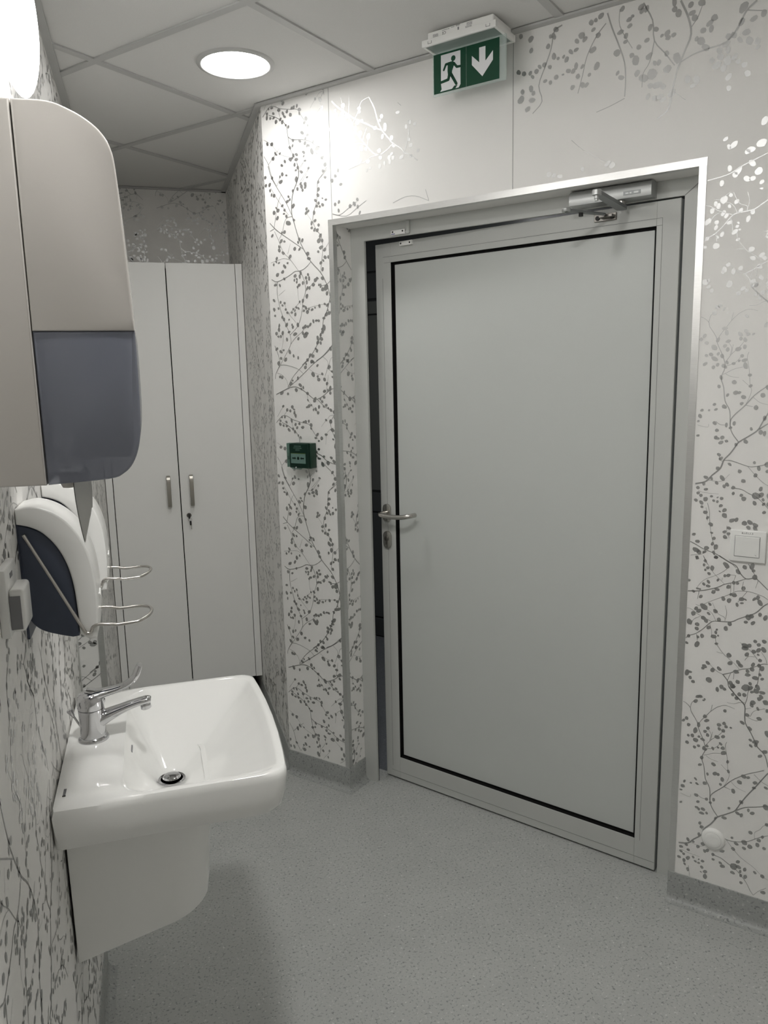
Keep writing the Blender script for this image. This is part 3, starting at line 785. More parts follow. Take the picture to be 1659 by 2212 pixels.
def bar_obj(p, q):
    """T-bar along p -> q: flange, clipped per convex piece"""
    d = (q - p).normalized()
    n = Vector((-d.y, d.x)) * bar
    quad = [p - n, q - n, q + n, p + n]
    for H in (MAIN, NICHE):
        pc = quad
        for a, m in H:
            pc = clip_half(pc, a, m)
        if len(pc) > 2 and abs(poly_area(pc)) > 2e-4 and fits(pc):
            if poly_area(pc) < 0:
                pc = pc[::-1]
            child('t_bar', prism([tuple(v) for v in pc], CEIL + 0.001, CEIL + 0.0055), 't_bar', ceiling, 0)
for u in GU:
    for j in range(len(GK) - 1):
        bar_obj(V2(gk(u, GK[j] + bar)), V2(gk(u, GK[j + 1] - bar)))
for k in GK:
    bar_obj(V2(gk(GU[0], k)), V2(gk(GU[-1], k)))
def angle_strip(a, bb, w=0.022, e0=0.0, e1=0.0):
    d = (bb - a).normalized()
    n = Vector((-d.y, d.x)) * w
    pts = [a, bb, bb + n + d * e1, a + n + d * e0]
    if poly_area(pts) < 0:
        pts = pts[::-1]
    child('wall_angle', prism([tuple(p) for p in pts], CEIL - 0.0015, CEIL + 0.004), 't_bar', ceiling, 0)
angle_strip(Vector((XL, BACK)), Vector((XL, P5.y)))
angle_strip(V2(dwp(1.3, 0)), V2(dwp(-1.887, 0)), e1=0.008)
angle_strip(Vector((NX, CY)), Vector((NX, BACK)), e0=-0.008)
angle_strip(Vector((NX, BACK)), Vector((XL, BACK)))

# corridor behind the door: dark fitted panels opposite the gap
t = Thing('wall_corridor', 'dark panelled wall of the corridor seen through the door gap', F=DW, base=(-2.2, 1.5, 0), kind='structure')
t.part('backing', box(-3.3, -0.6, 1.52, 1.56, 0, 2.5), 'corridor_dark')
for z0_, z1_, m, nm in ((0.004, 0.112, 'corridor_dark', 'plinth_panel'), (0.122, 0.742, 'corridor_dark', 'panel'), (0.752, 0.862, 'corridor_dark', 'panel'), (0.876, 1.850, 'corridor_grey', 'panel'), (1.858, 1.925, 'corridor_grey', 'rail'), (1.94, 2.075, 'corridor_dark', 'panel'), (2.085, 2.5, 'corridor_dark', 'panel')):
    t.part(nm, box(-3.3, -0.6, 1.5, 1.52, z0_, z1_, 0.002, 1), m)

# ------------------------------------------------------------------ door frame and leaf
FI0, FI1, FIZ = -1.545, -0.517, 1.958
t = Thing('trim_3', 'grey metal frame of the door', F=DW, base=(-1.03, 0.1, 0), kind='structure')
def frame_jamb(u_out, u_in):
    s = 1 if u_in > u_out else -1
    poly = [(u_out, 0.10), (u_in, 0.10), (u_in, 0.110), (u_in - s * 0.010, 0.110), (u_in - s * 0.010, 0.114), (u_in - s * 0.043, 0.114), (u_in - s * 0.043, 0.165), (u_out, 0.165)]
    if poly_area(poly) < 0:
        poly = poly[::-1]
    return poly
t.part('jamb', prism(frame_jamb(U0, FI0), 0.0, UZ), 'grey_aluminium', smooth=0)
t.part('jamb', prism(frame_jamb(U1, FI1), 0.0, UZ), 'grey_aluminium', smooth=0)
hp = [(0.10, UZ), (0.10, FIZ), (0.110, FIZ), (0.110, FIZ + 0.012), (0.165, FIZ + 0.012), (0.165, UZ)]
t.part('head', Lbar(hp, 'x', FI0, FI1), 'grey_aluminium', smooth=0)
b = new_bm()
add_box(b, FI0 - 0.0095, FI0 - 0.0005, 0.1102, 0.1138, 0.0, FIZ)
add_box(b, FI1 + 0.0005, FI1 + 0.0095, 0.1102, 0.1138, 0.0, FIZ)
add_box(b, FI0, FI1, 0.1102, 0.1138, FIZ + 0.0005, FIZ + 0.012)
t.part('rubber_seal', b, 'black_rubber', smooth=0)
b = new_bm()
for z0_, z1_ in ((0.93, 1.03), (1.05, 1.09), (0.55, 0.62)):
    add_box(b, FI0 - 0.0415, FI0 - 0.040, 0.125, 0.150, z0_, z1_)
t.part('strike_plate', b, 'dark_steel')
b = new_bm()
for p, q in (((FI1, FIZ), (U1, UZ)),):
    d = 0.0006
    add_plate(b, [(p[0] - d, p[1] + d), (p[0] + d, p[1] - d), (q[0] + d, q[1] - d), (q[0] - d, q[1] + d)], 0.0992, 0.1)
t.part('mitre_joint', b, 'joint_grey', smooth=0)

W_, ZB, ZT = 1.022, 0.007, 1.953
SI0, SI1, ZI0, ZI1 = 0.063, 0.958, 0.092, 1.890
d1 = Thing('door_1', 'grey metal door standing slightly ajar', F=LEAF, base=(0, 0, 0), kind='structure')
TH = -0.052
ze = 0.0
d1.part('stile', box(0, SI0, TH, ze, ZB, ZT, 0.0012, 1), 'grey_aluminium')
d1.part('stile', box(SI1, W_, TH, ze, ZB, ZT, 0.0012, 1), 'grey_aluminium')
d1.part('rail', box(SI0, SI1, TH, ze - 0.0002, ZI1, ZT, 0.0006, 1), 'grey_aluminium')
d1.part('rail', box(SI0, SI1, TH, ze - 0.0002, ZB, ZI0, 0.0006, 1), 'grey_aluminium')
REC = -0.013
gw = 0.008
d1.part('panel', box(SI0 + gw, SI1 - gw, -0.045, REC, ZI0 + gw, ZI1 - gw, 0.0008, 1), 'door_panel')
b = new_bm()
add_box(b, SI0, SI0 + gw, -0.04, REC - 0.002, ZI0, ZI1)
add_box(b, SI1 - gw, SI1, -0.04, REC - 0.002, ZI0, ZI1)
add_box(b, SI0 + gw, SI1 - gw, -0.04, REC - 0.002, ZI0, ZI0 + gw)
add_box(b, SI0 + gw, SI1 - gw, -0.04, REC - 0.002, ZI1 - gw, ZI1)
# rubber lining of the inner edges of the frame
e_ = 0.0007
add_box(b, SI0, SI0 + e_, REC - 0.002, -0.0015, ZI0, ZI1)
add_box(b, SI1 - e_, SI1, REC - 0.002, -0.0015, ZI0, ZI1)
add_box(b, SI0, SI1, REC - 0.002, -0.0015, ZI0, ZI0 + e_)
add_box(b, SI0, SI1, REC - 0.002, -0.0015, ZI1 - e_, ZI1)
d1.part('gasket', b, 'black_rubber', smooth=0)
b = new_bm()
j = 0.0005
sb, zb0, zb1 = 0.047, 0.036, 1.909
for (s0_, s1_, z0_, z1_) in ((sb - j, sb + j, SI0 * 0 + 0.09, zb1), (0.992 - j, 0.992 + j, 0.05, 1.84), (sb, 0.99, zb1 - j, zb1 + j), (0.0, 0.997, 0.033 - j, 0.033 + j), (0.958, 0.985, ZI1 - j, ZI1 + j), (0.047, 0.0625, ZI1 - j, ZI1 + j)):
    add_box(b, s0_, s1_, 0.0, 0.0004, z0_, z1_)
d1.part('bead_joint', b, 'joint_grey', smooth=0)
# lever handle
HZ, HS = 1.028, 0.992
def stadium(cx, cz, w, h, n=10):
    r = w / 2
    p = []
    for k in range(n + 1):
        a = math.pi * k / n
        p.append((cx + r * math.cos(a), cz + h / 2 - r + r * math.sin(a)))
    for k in range(n + 1):
        a = math.pi + math.pi * k / n
        p.append((cx + r * math.cos(a), cz - h / 2 + r + r * math.sin(a)))
    return p
hp_ = catmull([(HS, 0.008, HZ), (HS, 0.040, HZ), (HS - 0.004, 0.050, HZ), (HS - 0.016, 0.055, HZ - 0.001), (HS - 0.055, 0.056, HZ - 0.003), (HS - 0.100, 0.055, HZ - 0.001), (HS - 0.122, 0.050, HZ + 0.003), (HS - 0.133, 0.038, HZ + 0.005), (HS - 0.135, 0.022, HZ + 0.005)], 5)
lev = d1.part('lever_handle', tube(hp_, 0.0082, 14), 'steel', label='brushed steel lever handle')
d1.part('rose', rounded_extrude(stadium(HS, HZ, 0.033, 0.064), 0.0, 0.010, 0.002, 2), 'steel', lev)
esc = d1.part('lock_plate', rounded_extrude(stadium(HS, 0.929, 0.033, 0.064), 0.0, 0.010, 0.002, 2), 'steel', label='oval steel lock plate')
YR = Matrix.Rotation(-math.pi / 2, 3, 'X')
d1.part('lock_cylinder', add_box(lathe([(0.0085, 0.0), (0.0085, 0.0125), (0.007, 0.0135), (0, 0.0135)], 20, (HS, 0.0, 0.934), YR), HS - 0.004, HS + 0.004, 0.0, 0.0122, 0.912, 0.93, 0.001, 1), 'dark_steel', esc)

# ------------------------------------------------------------------ door closer
t = Thing('door_closer', 'silver door closer box with its arm sticking out over the door', 'door closer', F=DW, base=(-0.7, 0.1, 1.96))
prof = round_poly([(0.0998, 1.9605), (0.0998, 2.0005), (0.058, 2.0005), (0.046, 1.992), (0.044, 1.975), (0.046, 1.9605)], [0, 0, 0.012, 0.02, 0.03, 0.001], 4)
bm = new_bm()
v0 = [bm.verts.new((-0.812, p[0], p[1])) for p in prof]
v1 = [bm.verts.new((-0.589, p[0], p[1])) for p in prof]
n = len(prof)
bm.faces.new(v0)
bm.faces.new(v1[::-1])
for i in range(n):
    bm.faces.new((v0[i], v1[i], v1[(i + 1) % n], v0[(i + 1) % n]))
bmesh.ops.recalc_face_normals(bm, faces=bm.faces)
t.part('body', bm, 'closer_silver')
lb = t.part('name_plate', box(-0.662, -0.616, 0.0438, 0.0450, 1.968, 1.978, 0.0003, 1), 'arm_grey', label='small embossed grey name plate')
t.part('embossed_mark', add_box(add_box(add_box(new_bm(), -0.656, -0.648, 0.0432, 0.0440, 1.971, 1.9745), -0.645, -0.640, 0.0432, 0.0440, 1.971, 1.9745), -0.634, -0.622, 0.0432, 0.0440, 1.971, 1.975), 'closer_silver', lb)
t.part('pinion', lathe([(0.011, 0), (0.011, 0.012), (0.009, 0.014), (0, 0.014)], 20, (-0.672, 0.066, 1.9465)), 'steel')
ax, av, ex, ev = -0.672, 0.066, -0.668, -0.150
arm_poly = []
import_dir = Vector((ex - ax, ev - av)).normalized()
nrm = Vector((-import_dir.y, import_dir.x))
for k in range(9):
    a = math.pi * k / 8
    arm_poly.append(Vector((ax, av)) + nrm * (0.014 * math.cos(a)) - import_dir * (0.014 * math.sin(a)))
for k in range(9):
    a = math.pi * k / 8
    arm_poly.append(Vector((ex, ev)) - nrm * (0.010 * math.cos(a)) + import_dir * (0.010 * math.sin(a)))
ap = [tuple(p) for p in arm_poly]
if poly_area(ap) < 0:
    ap = ap[::-1]
arm = t.part('arm', prism(ap, 1.9375, 1.9465), 'arm_grey')
t.part('knuckle', lathe([(0, 0.0), (0.0045, 0.0), (0.0045, 0.004), (0.006, 0.005), (0.006, 0.012), (0.0115, 0.013), (0.0115, 0.024), (0.010, 0.026), (0, 0.026)], 20, (ex, ev, 1.9235)), 'closer_silver', arm)
t = Thing('closer_forearm', 'loose grey closer arm hanging on its bracket at the top of the door', 'closer arm', F=DW, base=(-0.73, 0.1, 1.93))
lp = lambda s, n_, z: (DW.inverted() @ LEAF) @ Vector((s, n_, z))
bs, bz = 0.205, 1.931
bmk = new_bm()
c0 = lp(bs, 0, bz)
add_box(bmk, -0.032, 0.032, -0.006, -0.0005, -0.010, 0.010, 0.001, 1)
add_box(bmk, -0.010, 0.028, -0.026, -0.006, -0.004, 0.004, 0.001, 1)
bmesh.ops.transform(bmk, matrix=Matrix.Translation(c0) @ Matrix.Rotation(-math.radians(3.88), 4, 'Z'), verts=bmk.verts)
br = t.part('bracket', bmk, 'dark_steel')
for sgn in (-1, 1):
    c = lp(bs + sgn * 0.021, 0.0055, bz - 0.001)
    t.part('screw', lathe([(0.0062, 0), (0.0062, 0.004), (0.004, 0.0045), (0, 0.0045)], 14, c, Matrix.Rotation(math.pi / 2, 3, 'X')), 'ink_black', br)
fa, fb = Vector((-0.722, 0.075, 1.9335)), Vector((-0.783, -0.052, 1.932))
path = [fa, fa.lerp(fb, 0.25), fa.lerp(fb, 0.6), fb]
t.part('rod', tube(path, [0.0055, 0.006, 0.007, 0.0085], 10, [(1.1, 0.7)] * 4), 'arm_grey')
t.part('end_joint', lathe([(0, -0.004), (0.011, -0.004), (0.0125, 0.0), (0.0125, 0.003), (0.010, 0.006), (0, 0.006)], 20, fb), 'closer_silver')
mid = fa.lerp(fb, 0.62)
t.part('grub_screw', lathe([(0, -0.012), (0.006, -0.012), (0.006, 0.0), (0, 0.0)], 14, mid), 'ink_black')

# ------------------------------------------------------------------ magnetic door contacts
t = Thing('door_contact', 'small white magnetic contact with cable duct on the door frame head', 'door contact', F=DW, base=(-1.40, 0.1, 1.96))
body = t.part('housing', box(-1.430, -1.377, 0.088, 0.0998, 1.9615, 1.976, 0.001, 1), 'white_plastic')
for uu in (-1.4225, -1.3845):
    t.part('screw', lathe([(0.0028, 0), (0.0028, 0.001), (0, 0.001)], 12, (uu, 0.0882, 1.9705), Matrix.Rotation(math.pi / 2, 3, 'X')), 'ink_black', body)
TXD = lambda u, v, z: Matrix.Translation((u, v, z)) @ Matrix.Rotation(math.pi / 2, 4, 'X')
b = new_bm()
add_box(b, -1.428, -1.414, 0.0876, 0.0880, 1.9635, 1.9655)
t.part('blue_print', b, 'ink_blue', body, smooth=0)
duct = t.part('cable_duct', box(-1.373, -1.362, 0.090, 0.0998, 1.962, 2.002, 0.0008, 1), 'grey_aluminium')
t.part('cable', tube([(-1.378, 0.094, 1.968), (-1.370, 0.094, 1.967)], 0.0015, 8), 'white_plastic', duct)
t = Thing('door_contact', 'small white magnet block at the top edge of the door leaf', 'door contact', F=LEAF, base=(0.886, 0, 1.945))
body = t.part('housing', box(0.862, 0.912, 0.0, 0.012, 1.936, 1.9505, 0.001, 1), 'white_plastic')
for ss in (0.869, 0.905):
    t.part('screw', lathe([(0.0028, 0), (0.0028, 0.001), (0, 0.001)], 12, (ss, 0.0118, 1.943), YR), 'ink_black', body)

# ------------------------------------------------------------------ emergency exit sign
EU, EZ = -1.155, 2.277
t = Thing('exit_sign', 'green and white emergency exit sign with running man and down arrow under the ceiling', 'exit sign', F=DW, base=(-1.05, -0.095, CEIL))
t.part('housing', box(-1.146, -0.949, -0.150, -0.040, 2.390, CEIL - 0.0005, 0.004, 3), 'white_plastic')
rim = new_bm()
ro, ri, rz0, rz1 = (-1.160, -0.940, -0.156, -0.034), (-1.152, -0.948, -0.148, -0.042), 2.384, 2.401
add_box(rim, ro[0], ro[1], ro[2], ri[2], rz0, rz1, 0.0015, 2)
add_box(rim, ro[0], ro[1], ri[3], ro[3], rz0, rz1, 0.0015, 2)
add_box(rim, ro[0], ri[0], ri[2], ri[3], rz0, rz1, 0.0015, 2)
add_box(rim, ri[1], ro[1], ri[2], ri[3], rz0, rz1, 0.0015, 2)
rimo = t.part('rim', rim, 'white_plastic')
t.part('diffuser_tray', box(ri[0], ri[1], ri[2], ri[3], 2.3865, 2.389), 'frosted_tray')
for u_ in (-1.141, -0.968):
    b = new_bm()
    add_box(b, u_, u_ + 0.0008, -0.1568, -0.156, 2.389, 2.395)
    add_box(b, u_ + 0.011, u_ + 0.0118, -0.1568, -0.156, 2.389, 2.395)
    add_box(b, u_, u_ + 0.0118, -0.1568, -0.156, 2.3885, 2.3893)
    t.part('clip_slot', b, 'ink_grey', rimo, smooth=0)
plate = t.part('plate', box(EU - 0.004, -0.938, -0.100, -0.092, 2.2745, 2.3865, 0.0008, 1), 'clear_acrylic')
def face(bmx, pts, v=-0.1004, th=0.0003):
    p = [(EU + x / 1000, EZ + z / 1000) for x, z in pts]
    if poly_area(p) < 0:
        p = p[::-1]
    return add_plate(bmx, p, v - th, v)
t.part('green_field', face(face(new_bm(), [(0, 103.2), (100.6, 103.2), (100.6, 2.2), (0, 2.2)]), [(101.6, 103.2), (199.5, 103.2), (199.5, 2.2), (101.6, 2.2)]), 'sign_green', plate, smooth=0)
VW, VM = -0.1008, -0.1012
t.part('white_door_symbol', face(new_bm(), [(23.4, 98.0), (83.8, 98), (83.8, 13.0), (77.9, 5.3), (68.3, 5.3), (74.6, 12.8), (64.7, 12.8), (57.1, 6.2), (20.1, 5.7), (24.9, 11.4), (23.0, 24.7)], VW), 'sign_white', plate, smooth=0)
man = new_bm()
face(man, [(62 + 6.8 * math.cos(2 * math.pi * k / 20), 82.6 + 7.2 * math.sin(2 * math.pi * k / 20)) for k in range(20)], VM)
face(man, [(45.0, 75.5), (61.0, 76.0), (66.6, 69.6), (58.4, 52.5), (57.0, 43.2), (45.3, 43.8), (44.0, 53.6)], VM)
def limb(pts, w0, w1):
    n_ = len(pts)
    for i in range(n_ - 1):
        a, c = Vector(pts[i]), Vector(pts[i + 1])
        d_ = (c - a).normalized()
        wa = w0 + (w1 - w0) * i / (n_ - 1)
        wc = w0 + (w1 - w0) * (i + 1) / (n_ - 1)
        m_ = Vector((-d_.y, d_.x))
        face(man, [tuple(a + m_ * wa / 2), tuple(a - m_ * wa / 2), tuple(c - m_ * wc / 2), tuple(c + m_ * wc / 2)], VM)
        face(man, [(c.x + wc / 2 * math.cos(2 * math.pi * k / 10), c.y + wc / 2 * math.sin(2 * math.pi * k / 10)) for k in range(10)], VM)
limb([(62.8, 70.5), (73.0, 58.6), (83.6, 58.0)], 7, 6)
limb([(50.5, 72.0), (39.0, 71.9), (32.5, 58.9)], 7, 5.5)
limb([(50.3, 47.8), (46.5, 31.8), (19.5, 28.5)], 9, 6.5)
limb([(52.0, 47.7), (58.6, 37.5), (71.0, 16.5)], 9, 7.5)
t.part('running_man_symbol', man, 'sign_green', plate, smooth=0)
t.part('down_arrow_symbol', face(new_bm(), [(140.4, 90.8), (158.9, 90.8), (158.9, 54.5), (181.0, 75.3), (181.0, 52.4), (149.8, 18.2), (118.6, 52.4), (118.6, 75.3), (140.4, 54.5)], VW), 'sign_white', plate, smooth=0)
# upside-down small print on the housing
b = new_bm()
rr = random.Random(3)
def marks(u0_, u1_, zs, v=-0.1505, hgt=0.0012):
    for z_ in zs:
        u_ = u0_
        while u_ < u1_:
            w_ = rr.uniform(0.0015, 0.005)
            add_box(b, u_, min(u_ + w_, u1_), v, v + 0.0004, z_, z_ + hgt)
            u_ += w_ + 0.0009
marks(-1.128, -1.112, (2.404, 2.4065, 2.409))
marks(-1.134, -1.105, (2.4018,))
marks(-1.100, -1.078, (2.4135,))
marks(-1.072, -1.062, (2.4145,))
marks(-1.058, -1.046, (2.4145, 2.4165))
marks(-1.030, -1.012, (2.4035, 2.406))
marks(-1.026, -1.010, (2.409, 2.4115, 2.414))
add_box(b, -1.053, -1.049, -0.1505, -0.1501, 2.4045, 2.4115)
t.part('small_print', b, 'ink_grey', smooth=0)
b = text_bm('CE', 0.010, Matrix.Translation((-1.094, -0.1504, 2.4075)) @ Matrix.Rotation(math.pi / 2, 4, 'X') @ Matrix.Rotation(math.pi, 4, 'Z'))
t.part('ce_mark', b, 'ink_black', smooth=0)

# ------------------------------------------------------------------ green emergency call point
CU0, CU1, CZ0, CZ1 = -1.7895, -1.7005, 1.198, 1.286
t = Thing('emergency_call_point', 'dark green emergency door release box with clear cover left of the door', 'call point', F=DW, base=(-1.745, 0, 1.2))
t.part('back_box', box(CU0, CU1, -0.034, 0.0, CZ0, CZ1, 0.003, 3), 'call_green')
fr = t.part('front', box(CU0 + 0.003, CU1 - 0.004, -0.046, -0.034, CZ0 + 0.002, CZ1 - 0.002, 0.002, 2), 'call_green')
pz0, pz1, pu0, pu1 = 1.2165, 1.2505, -1.7795, -1.7135
t.part('press_panel', box(pu0, pu1, -0.0466, -0.0455, pz0, pz1), 'sign_white', fr, smooth=0)
t.part('yellow_edge', box(pu0, pu1, -0.0466, -0.0455, pz1, pz1 + 0.0016), 'yellow', fr, smooth=0)
b = new_bm()
cu, cz = (pu0 + pu1) / 2, (pz0 + pz1) / 2 + 0.001
add_plate(b, [(cu + 0.0052 * math.cos(2 * math.pi * k / 20), cz + 0.0055 * math.sin(2 * math.pi * k / 20)) for k in range(20)], -0.0470, -0.0466)
for sgn in (-1, 1):
    pts = [(cu + sgn * x, cz + z) for x, z in ((0.0095, 0), (0.0150, 0.0052), (0.0150, 0.0024), (0.0265, 0.0024), (0.0265, -0.0024), (0.0150, -0.0024), (0.0150, -0.0052))]
    if poly_area(pts) < 0:
        pts = pts[::-1]
    add_plate(b, pts, -0.0470, -0.0466)
t.part('press_symbol', b, 'ink_black', fr, smooth=0)
b = new_bm()
for i, s in enumerate(('AWARYJNE', 'OTWIERANIE', 'DRZWI')):
    tb = text_bm(s, 0.0062, TXD(cu - 0.002, -0.0464, 1.2765 - i * 0.0066))
    me_ = bpy.data.meshes.new('tmp')
    tb.to_mesh(me_)
    tb.free()
    b.from_mesh(me_)
    bpy.data.meshes.remove(me_)
t.part('lettering', b, 'print_white', fr, smooth=0)
b = new_bm()
cv = -0.0535
add_plate(b, round_poly([(CU0 - 0.001, 1.2035), (CU0 + 0.014, 1.2035), (CU0 + 0.021, 1.1965), (CU1 - 0.028, 1.1965), (CU1 - 0.020, 1.2035), (CU1 - 0.002, 1.2035), (CU1 - 0.002, CZ1 + 0.001), (CU0 - 0.001, CZ1 + 0.001)], 0.001, 2), cv - 0.0012, cv)
add_box(b, CU1 - 0.0032, CU1 - 0.002, cv, -0.034, 1.2035, CZ1 + 0.001)
add_box(b, CU0 - 0.001, CU0 + 0.0002, cv, -0.034, 1.2035, CZ1 + 0.001)
add_box(b, CU0 + 0.0002, CU1 - 0.0032, cv, -0.034, CZ1 - 0.0002, CZ1 + 0.001)
t.part('clear_cover', b, 'clear_cover', smooth=20)
t.part('latch', lathe([(0.0022, 0), (0.002, 0.001), (0, 0.0012)], 12, (cu - 0.004, cv - 0.0012, 1.2035), Matrix.Rotation(math.pi / 2, 3, 'X')), 'sign_white')

# ------------------------------------------------------------------ light switch and blank cover, right of the door
t = Thing('light_switch', 'white square light switch marked R1/F1.1.3 right of the door', 'light switch', F=DW, base=(-0.302, 0, 1.06))
SU0, SU1, SZ0, SZ1 = -0.3445, -0.2595, 1.0185, 1.1015
t.part('frame', box(SU0, SU1, -0.009, 0.0, SZ0, SZ1, 0.003, 3), 'white_plastic')
b = box(SU0 + 0.0115, SU1 - 0.0140, -0.0096, -0.0088, SZ0 + 0.0135, SZ1 - 0.0150)
t.part('gap', b, 'ink_grey', smooth=0)
rk = new_bm()
ra, rb_, rc, rd = SU0 + 0.0122, SU1 - 0.0147, SZ0 + 0.0142, SZ1 - 0.0157
vs = [rk.verts.new(p) for p in ((ra, -0.0090, rc), (rb_, -0.0090, rc), (rb_, -0.0090, rd), (ra, -0.0090, rd), (ra + 0.001, -0.0112, rc + 0.001), (rb_ - 0.001, -0.0112, rc + 0.001), (rb_ - 0.001, -0.0142, rd - 0.001), (ra + 0.001, -0.0142, rd - 0.001))]
for f in ((4, 5, 6, 7), (0, 1, 5, 4), (1, 2, 6, 5), (2, 3, 7, 6), (3, 0, 4, 7), (3, 2, 1, 0)):
    rk.faces.new([vs[i] for i in f])
bmesh.ops.recalc_face_normals(rk, faces=rk.faces)
rko = t.part('rocker', rk, 'white_plastic')
b = new_bm()
add_plate(b, [(rb_ - 0.010, rc + 0.0075), (rb_ - 0.0095, rc + 0.008), (rb_ - 0.006, rc + 0.005), (rb_ - 0.0065, rc + 0.0045)], -0.0119, -0.0112)
t.part('engraved_mark', b, 'ink_grey', rko, smooth=0)
t.part('lettering', text_bm('R1/F1.1.3', 0.0068, TXD((SU0 + SU1) / 2 - 0.002, -0.0092, SZ1 - 0.0082), sx=1.05), 'ink_black', smooth=0)

t = Thing('blank_cover', 'round white blank wall cover low on the wall right of the door', 'wall cover', F=DW, base=(-0.3465, 0, 0.2255))
RX = Matrix.Rotation(math.pi / 2, 3, 'X')
cc = (-0.3465, 0, 0.2255)
t.part('disc', lathe([(0.031, 0.0), (0.0305, 0.004), (0.027, 0.0085), (0.0225, 0.0098), (0.0222, 0.0090)], 40, cc, RX), 'white_plastic', smooth=60)
t.part('cap', lathe([(0.0218, 0.006), (0.0216, 0.0106), (0.0195, 0.0116), (0.010, 0.0118), (0, 0.0118)], 40, cc, RX), 'white_plastic', smooth=60)

# ------------------------------------------------------------------ wardrobe
WY = 3.5345
WX0, WX1, WZ0, WZ1 = XL + 0.003, NX - 0.003, 0.119, 2.010
t = Thing('wardrobe', 'tall light grey two-door wardrobe built into the recess', 'wardrobe', base=(0.11, WY + 0.25, 0))
t.part('side_panel', box(WX0, WX0 + 0.028, WY, BACK - 0.01, WZ0, WZ1), 'laminate_white')
t.part('side_panel', box(WX1 - 0.028, WX1, WY, BACK - 0.01, WZ0, WZ1), 'laminate_white')
t.part('top_panel', box(WX0 + 0.028, WX1 - 0.028, WY + 0.022, BACK - 0.01, WZ1 - 0.02, WZ1 - 0.001), 'laminate_white')
t.part('bottom_panel', box(WX0 + 0.028, WX1 - 0.028, WY + 0.022, BACK - 0.01, WZ0, WZ0 + 0.018), 'laminate_white')
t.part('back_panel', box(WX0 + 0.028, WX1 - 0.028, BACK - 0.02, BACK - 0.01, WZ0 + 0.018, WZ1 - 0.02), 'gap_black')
t.part('plinth', box(WX0 + 0.01, WX1 - 0.045, WY + 0.05, BACK - 0.01, 0.0, WZ0), 'dark_plinth')
DXM = 0.1098
dl = t.part('door', box(WX0 + 0.0315, DXM - 0.0022, WY, WY + 0.018, WZ0 + 0.001, WZ1 - 0.001, 0.0006, 1), 'laminate_white')
dr = t.part('door', box(DXM + 0.0022, WX1 - 0.0305, WY, WY + 0.018, WZ0 + 0.001, WZ1 - 0.001, 0.0006, 1), 'laminate_white')
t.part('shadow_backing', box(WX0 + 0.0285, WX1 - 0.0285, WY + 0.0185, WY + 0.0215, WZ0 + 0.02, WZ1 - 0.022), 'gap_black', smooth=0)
def bow_handle(x, parent):
    z0_, z1_ = 0.962, 1.099
    path = catmull([(x, WY, z1_ - 0.006), (x, WY - 0.016, z1_ - 0.002), (x, WY - 0.026, z1_ - 0.014), (x, WY - 0.029, (z0_ + z1_) / 2), (x, WY - 0.026, z0_ + 0.014), (x, WY - 0.016, z0_ + 0.002), (x, WY, z0_ + 0.006)], 5)
    bm_ = new_bm()
    rings = []
    for i, p in enumerate(path):
        tt = (path[min(i + 1, len(path) - 1)] - path[max(i - 1, 0)]).normalized()
        sd = Vector((1, 0, 0))
        nn_ = sd.cross(tt).normalized()
        rings.append([bm_.verts.new(p + sd * sx * 0.0085 + nn_ * sn * 0.0042) for sx, sn in ((-0.8, -1), (0.8, -1), (1, -0.6), (1, 0.6), (0.8, 1), (-0.8, 1), (-1, 0.6), (-1, -0.6))])
    for a, c in zip(rings, rings[1:]):
        for i in range(8):
            bm_.faces.new((a[i], a[(i + 1) % 8], c[(i + 1) % 8], c[i]))
    bm_.faces.new(rings[0])
    bm_.faces.new(rings[-1][::-1])
    bmesh.ops.recalc_face_normals(bm_, faces=bm_.faces)
    t.part('handle', bm_, 'handle_bronze', parent, label='bowed matt bronze handle')
bow_handle(0.062, dl)
bow_handle(0.160, dr)
KX, KZ = 0.1415, 0.9165
t.part('lock', lathe([(0.0105, 0.0), (0.0105, 0.002), (0.009, 0.0035), (0, 0.0035)], 24, (KX, WY, KZ), RX), 'dark_steel', dr)
t = Thing('key_ring', 'two small keys with black heads on a ring in the wardrobe lock', 'keys', base=(KX, WY - 0.01, KZ))
t.part('key', box(KX - 0.003, KX + 0.003, WY - 0.022, WY - 0.0035, KZ - 0.013, KZ + 0.006, 0.0015, 2), 'ink_black')
ring = [(KX + 0.002 + 0.0085 * math.cos(2 * math.pi * k / 20), WY - 0.018, KZ - 0.017 + 0.0085 * math.sin(2 * math.pi * k / 20)) for k in range(21)]
t.part('ring', tube(ring, 0.0007, 6, up=(0, 1, 0)), 'steel')
k2 = t.part('key', rounded_extrude(stadium(KX + 0.004, KZ - 0.033, 0.0085, 0.021), WY - 0.020, WY - 0.016, 0.001, 2), 'ink_black')
t.part('blade', box(KX + 0.0055, KX + 0.0085, WY - 0.0187, WY - 0.0173, KZ - 0.061, KZ - 0.042), 'steel', k2)

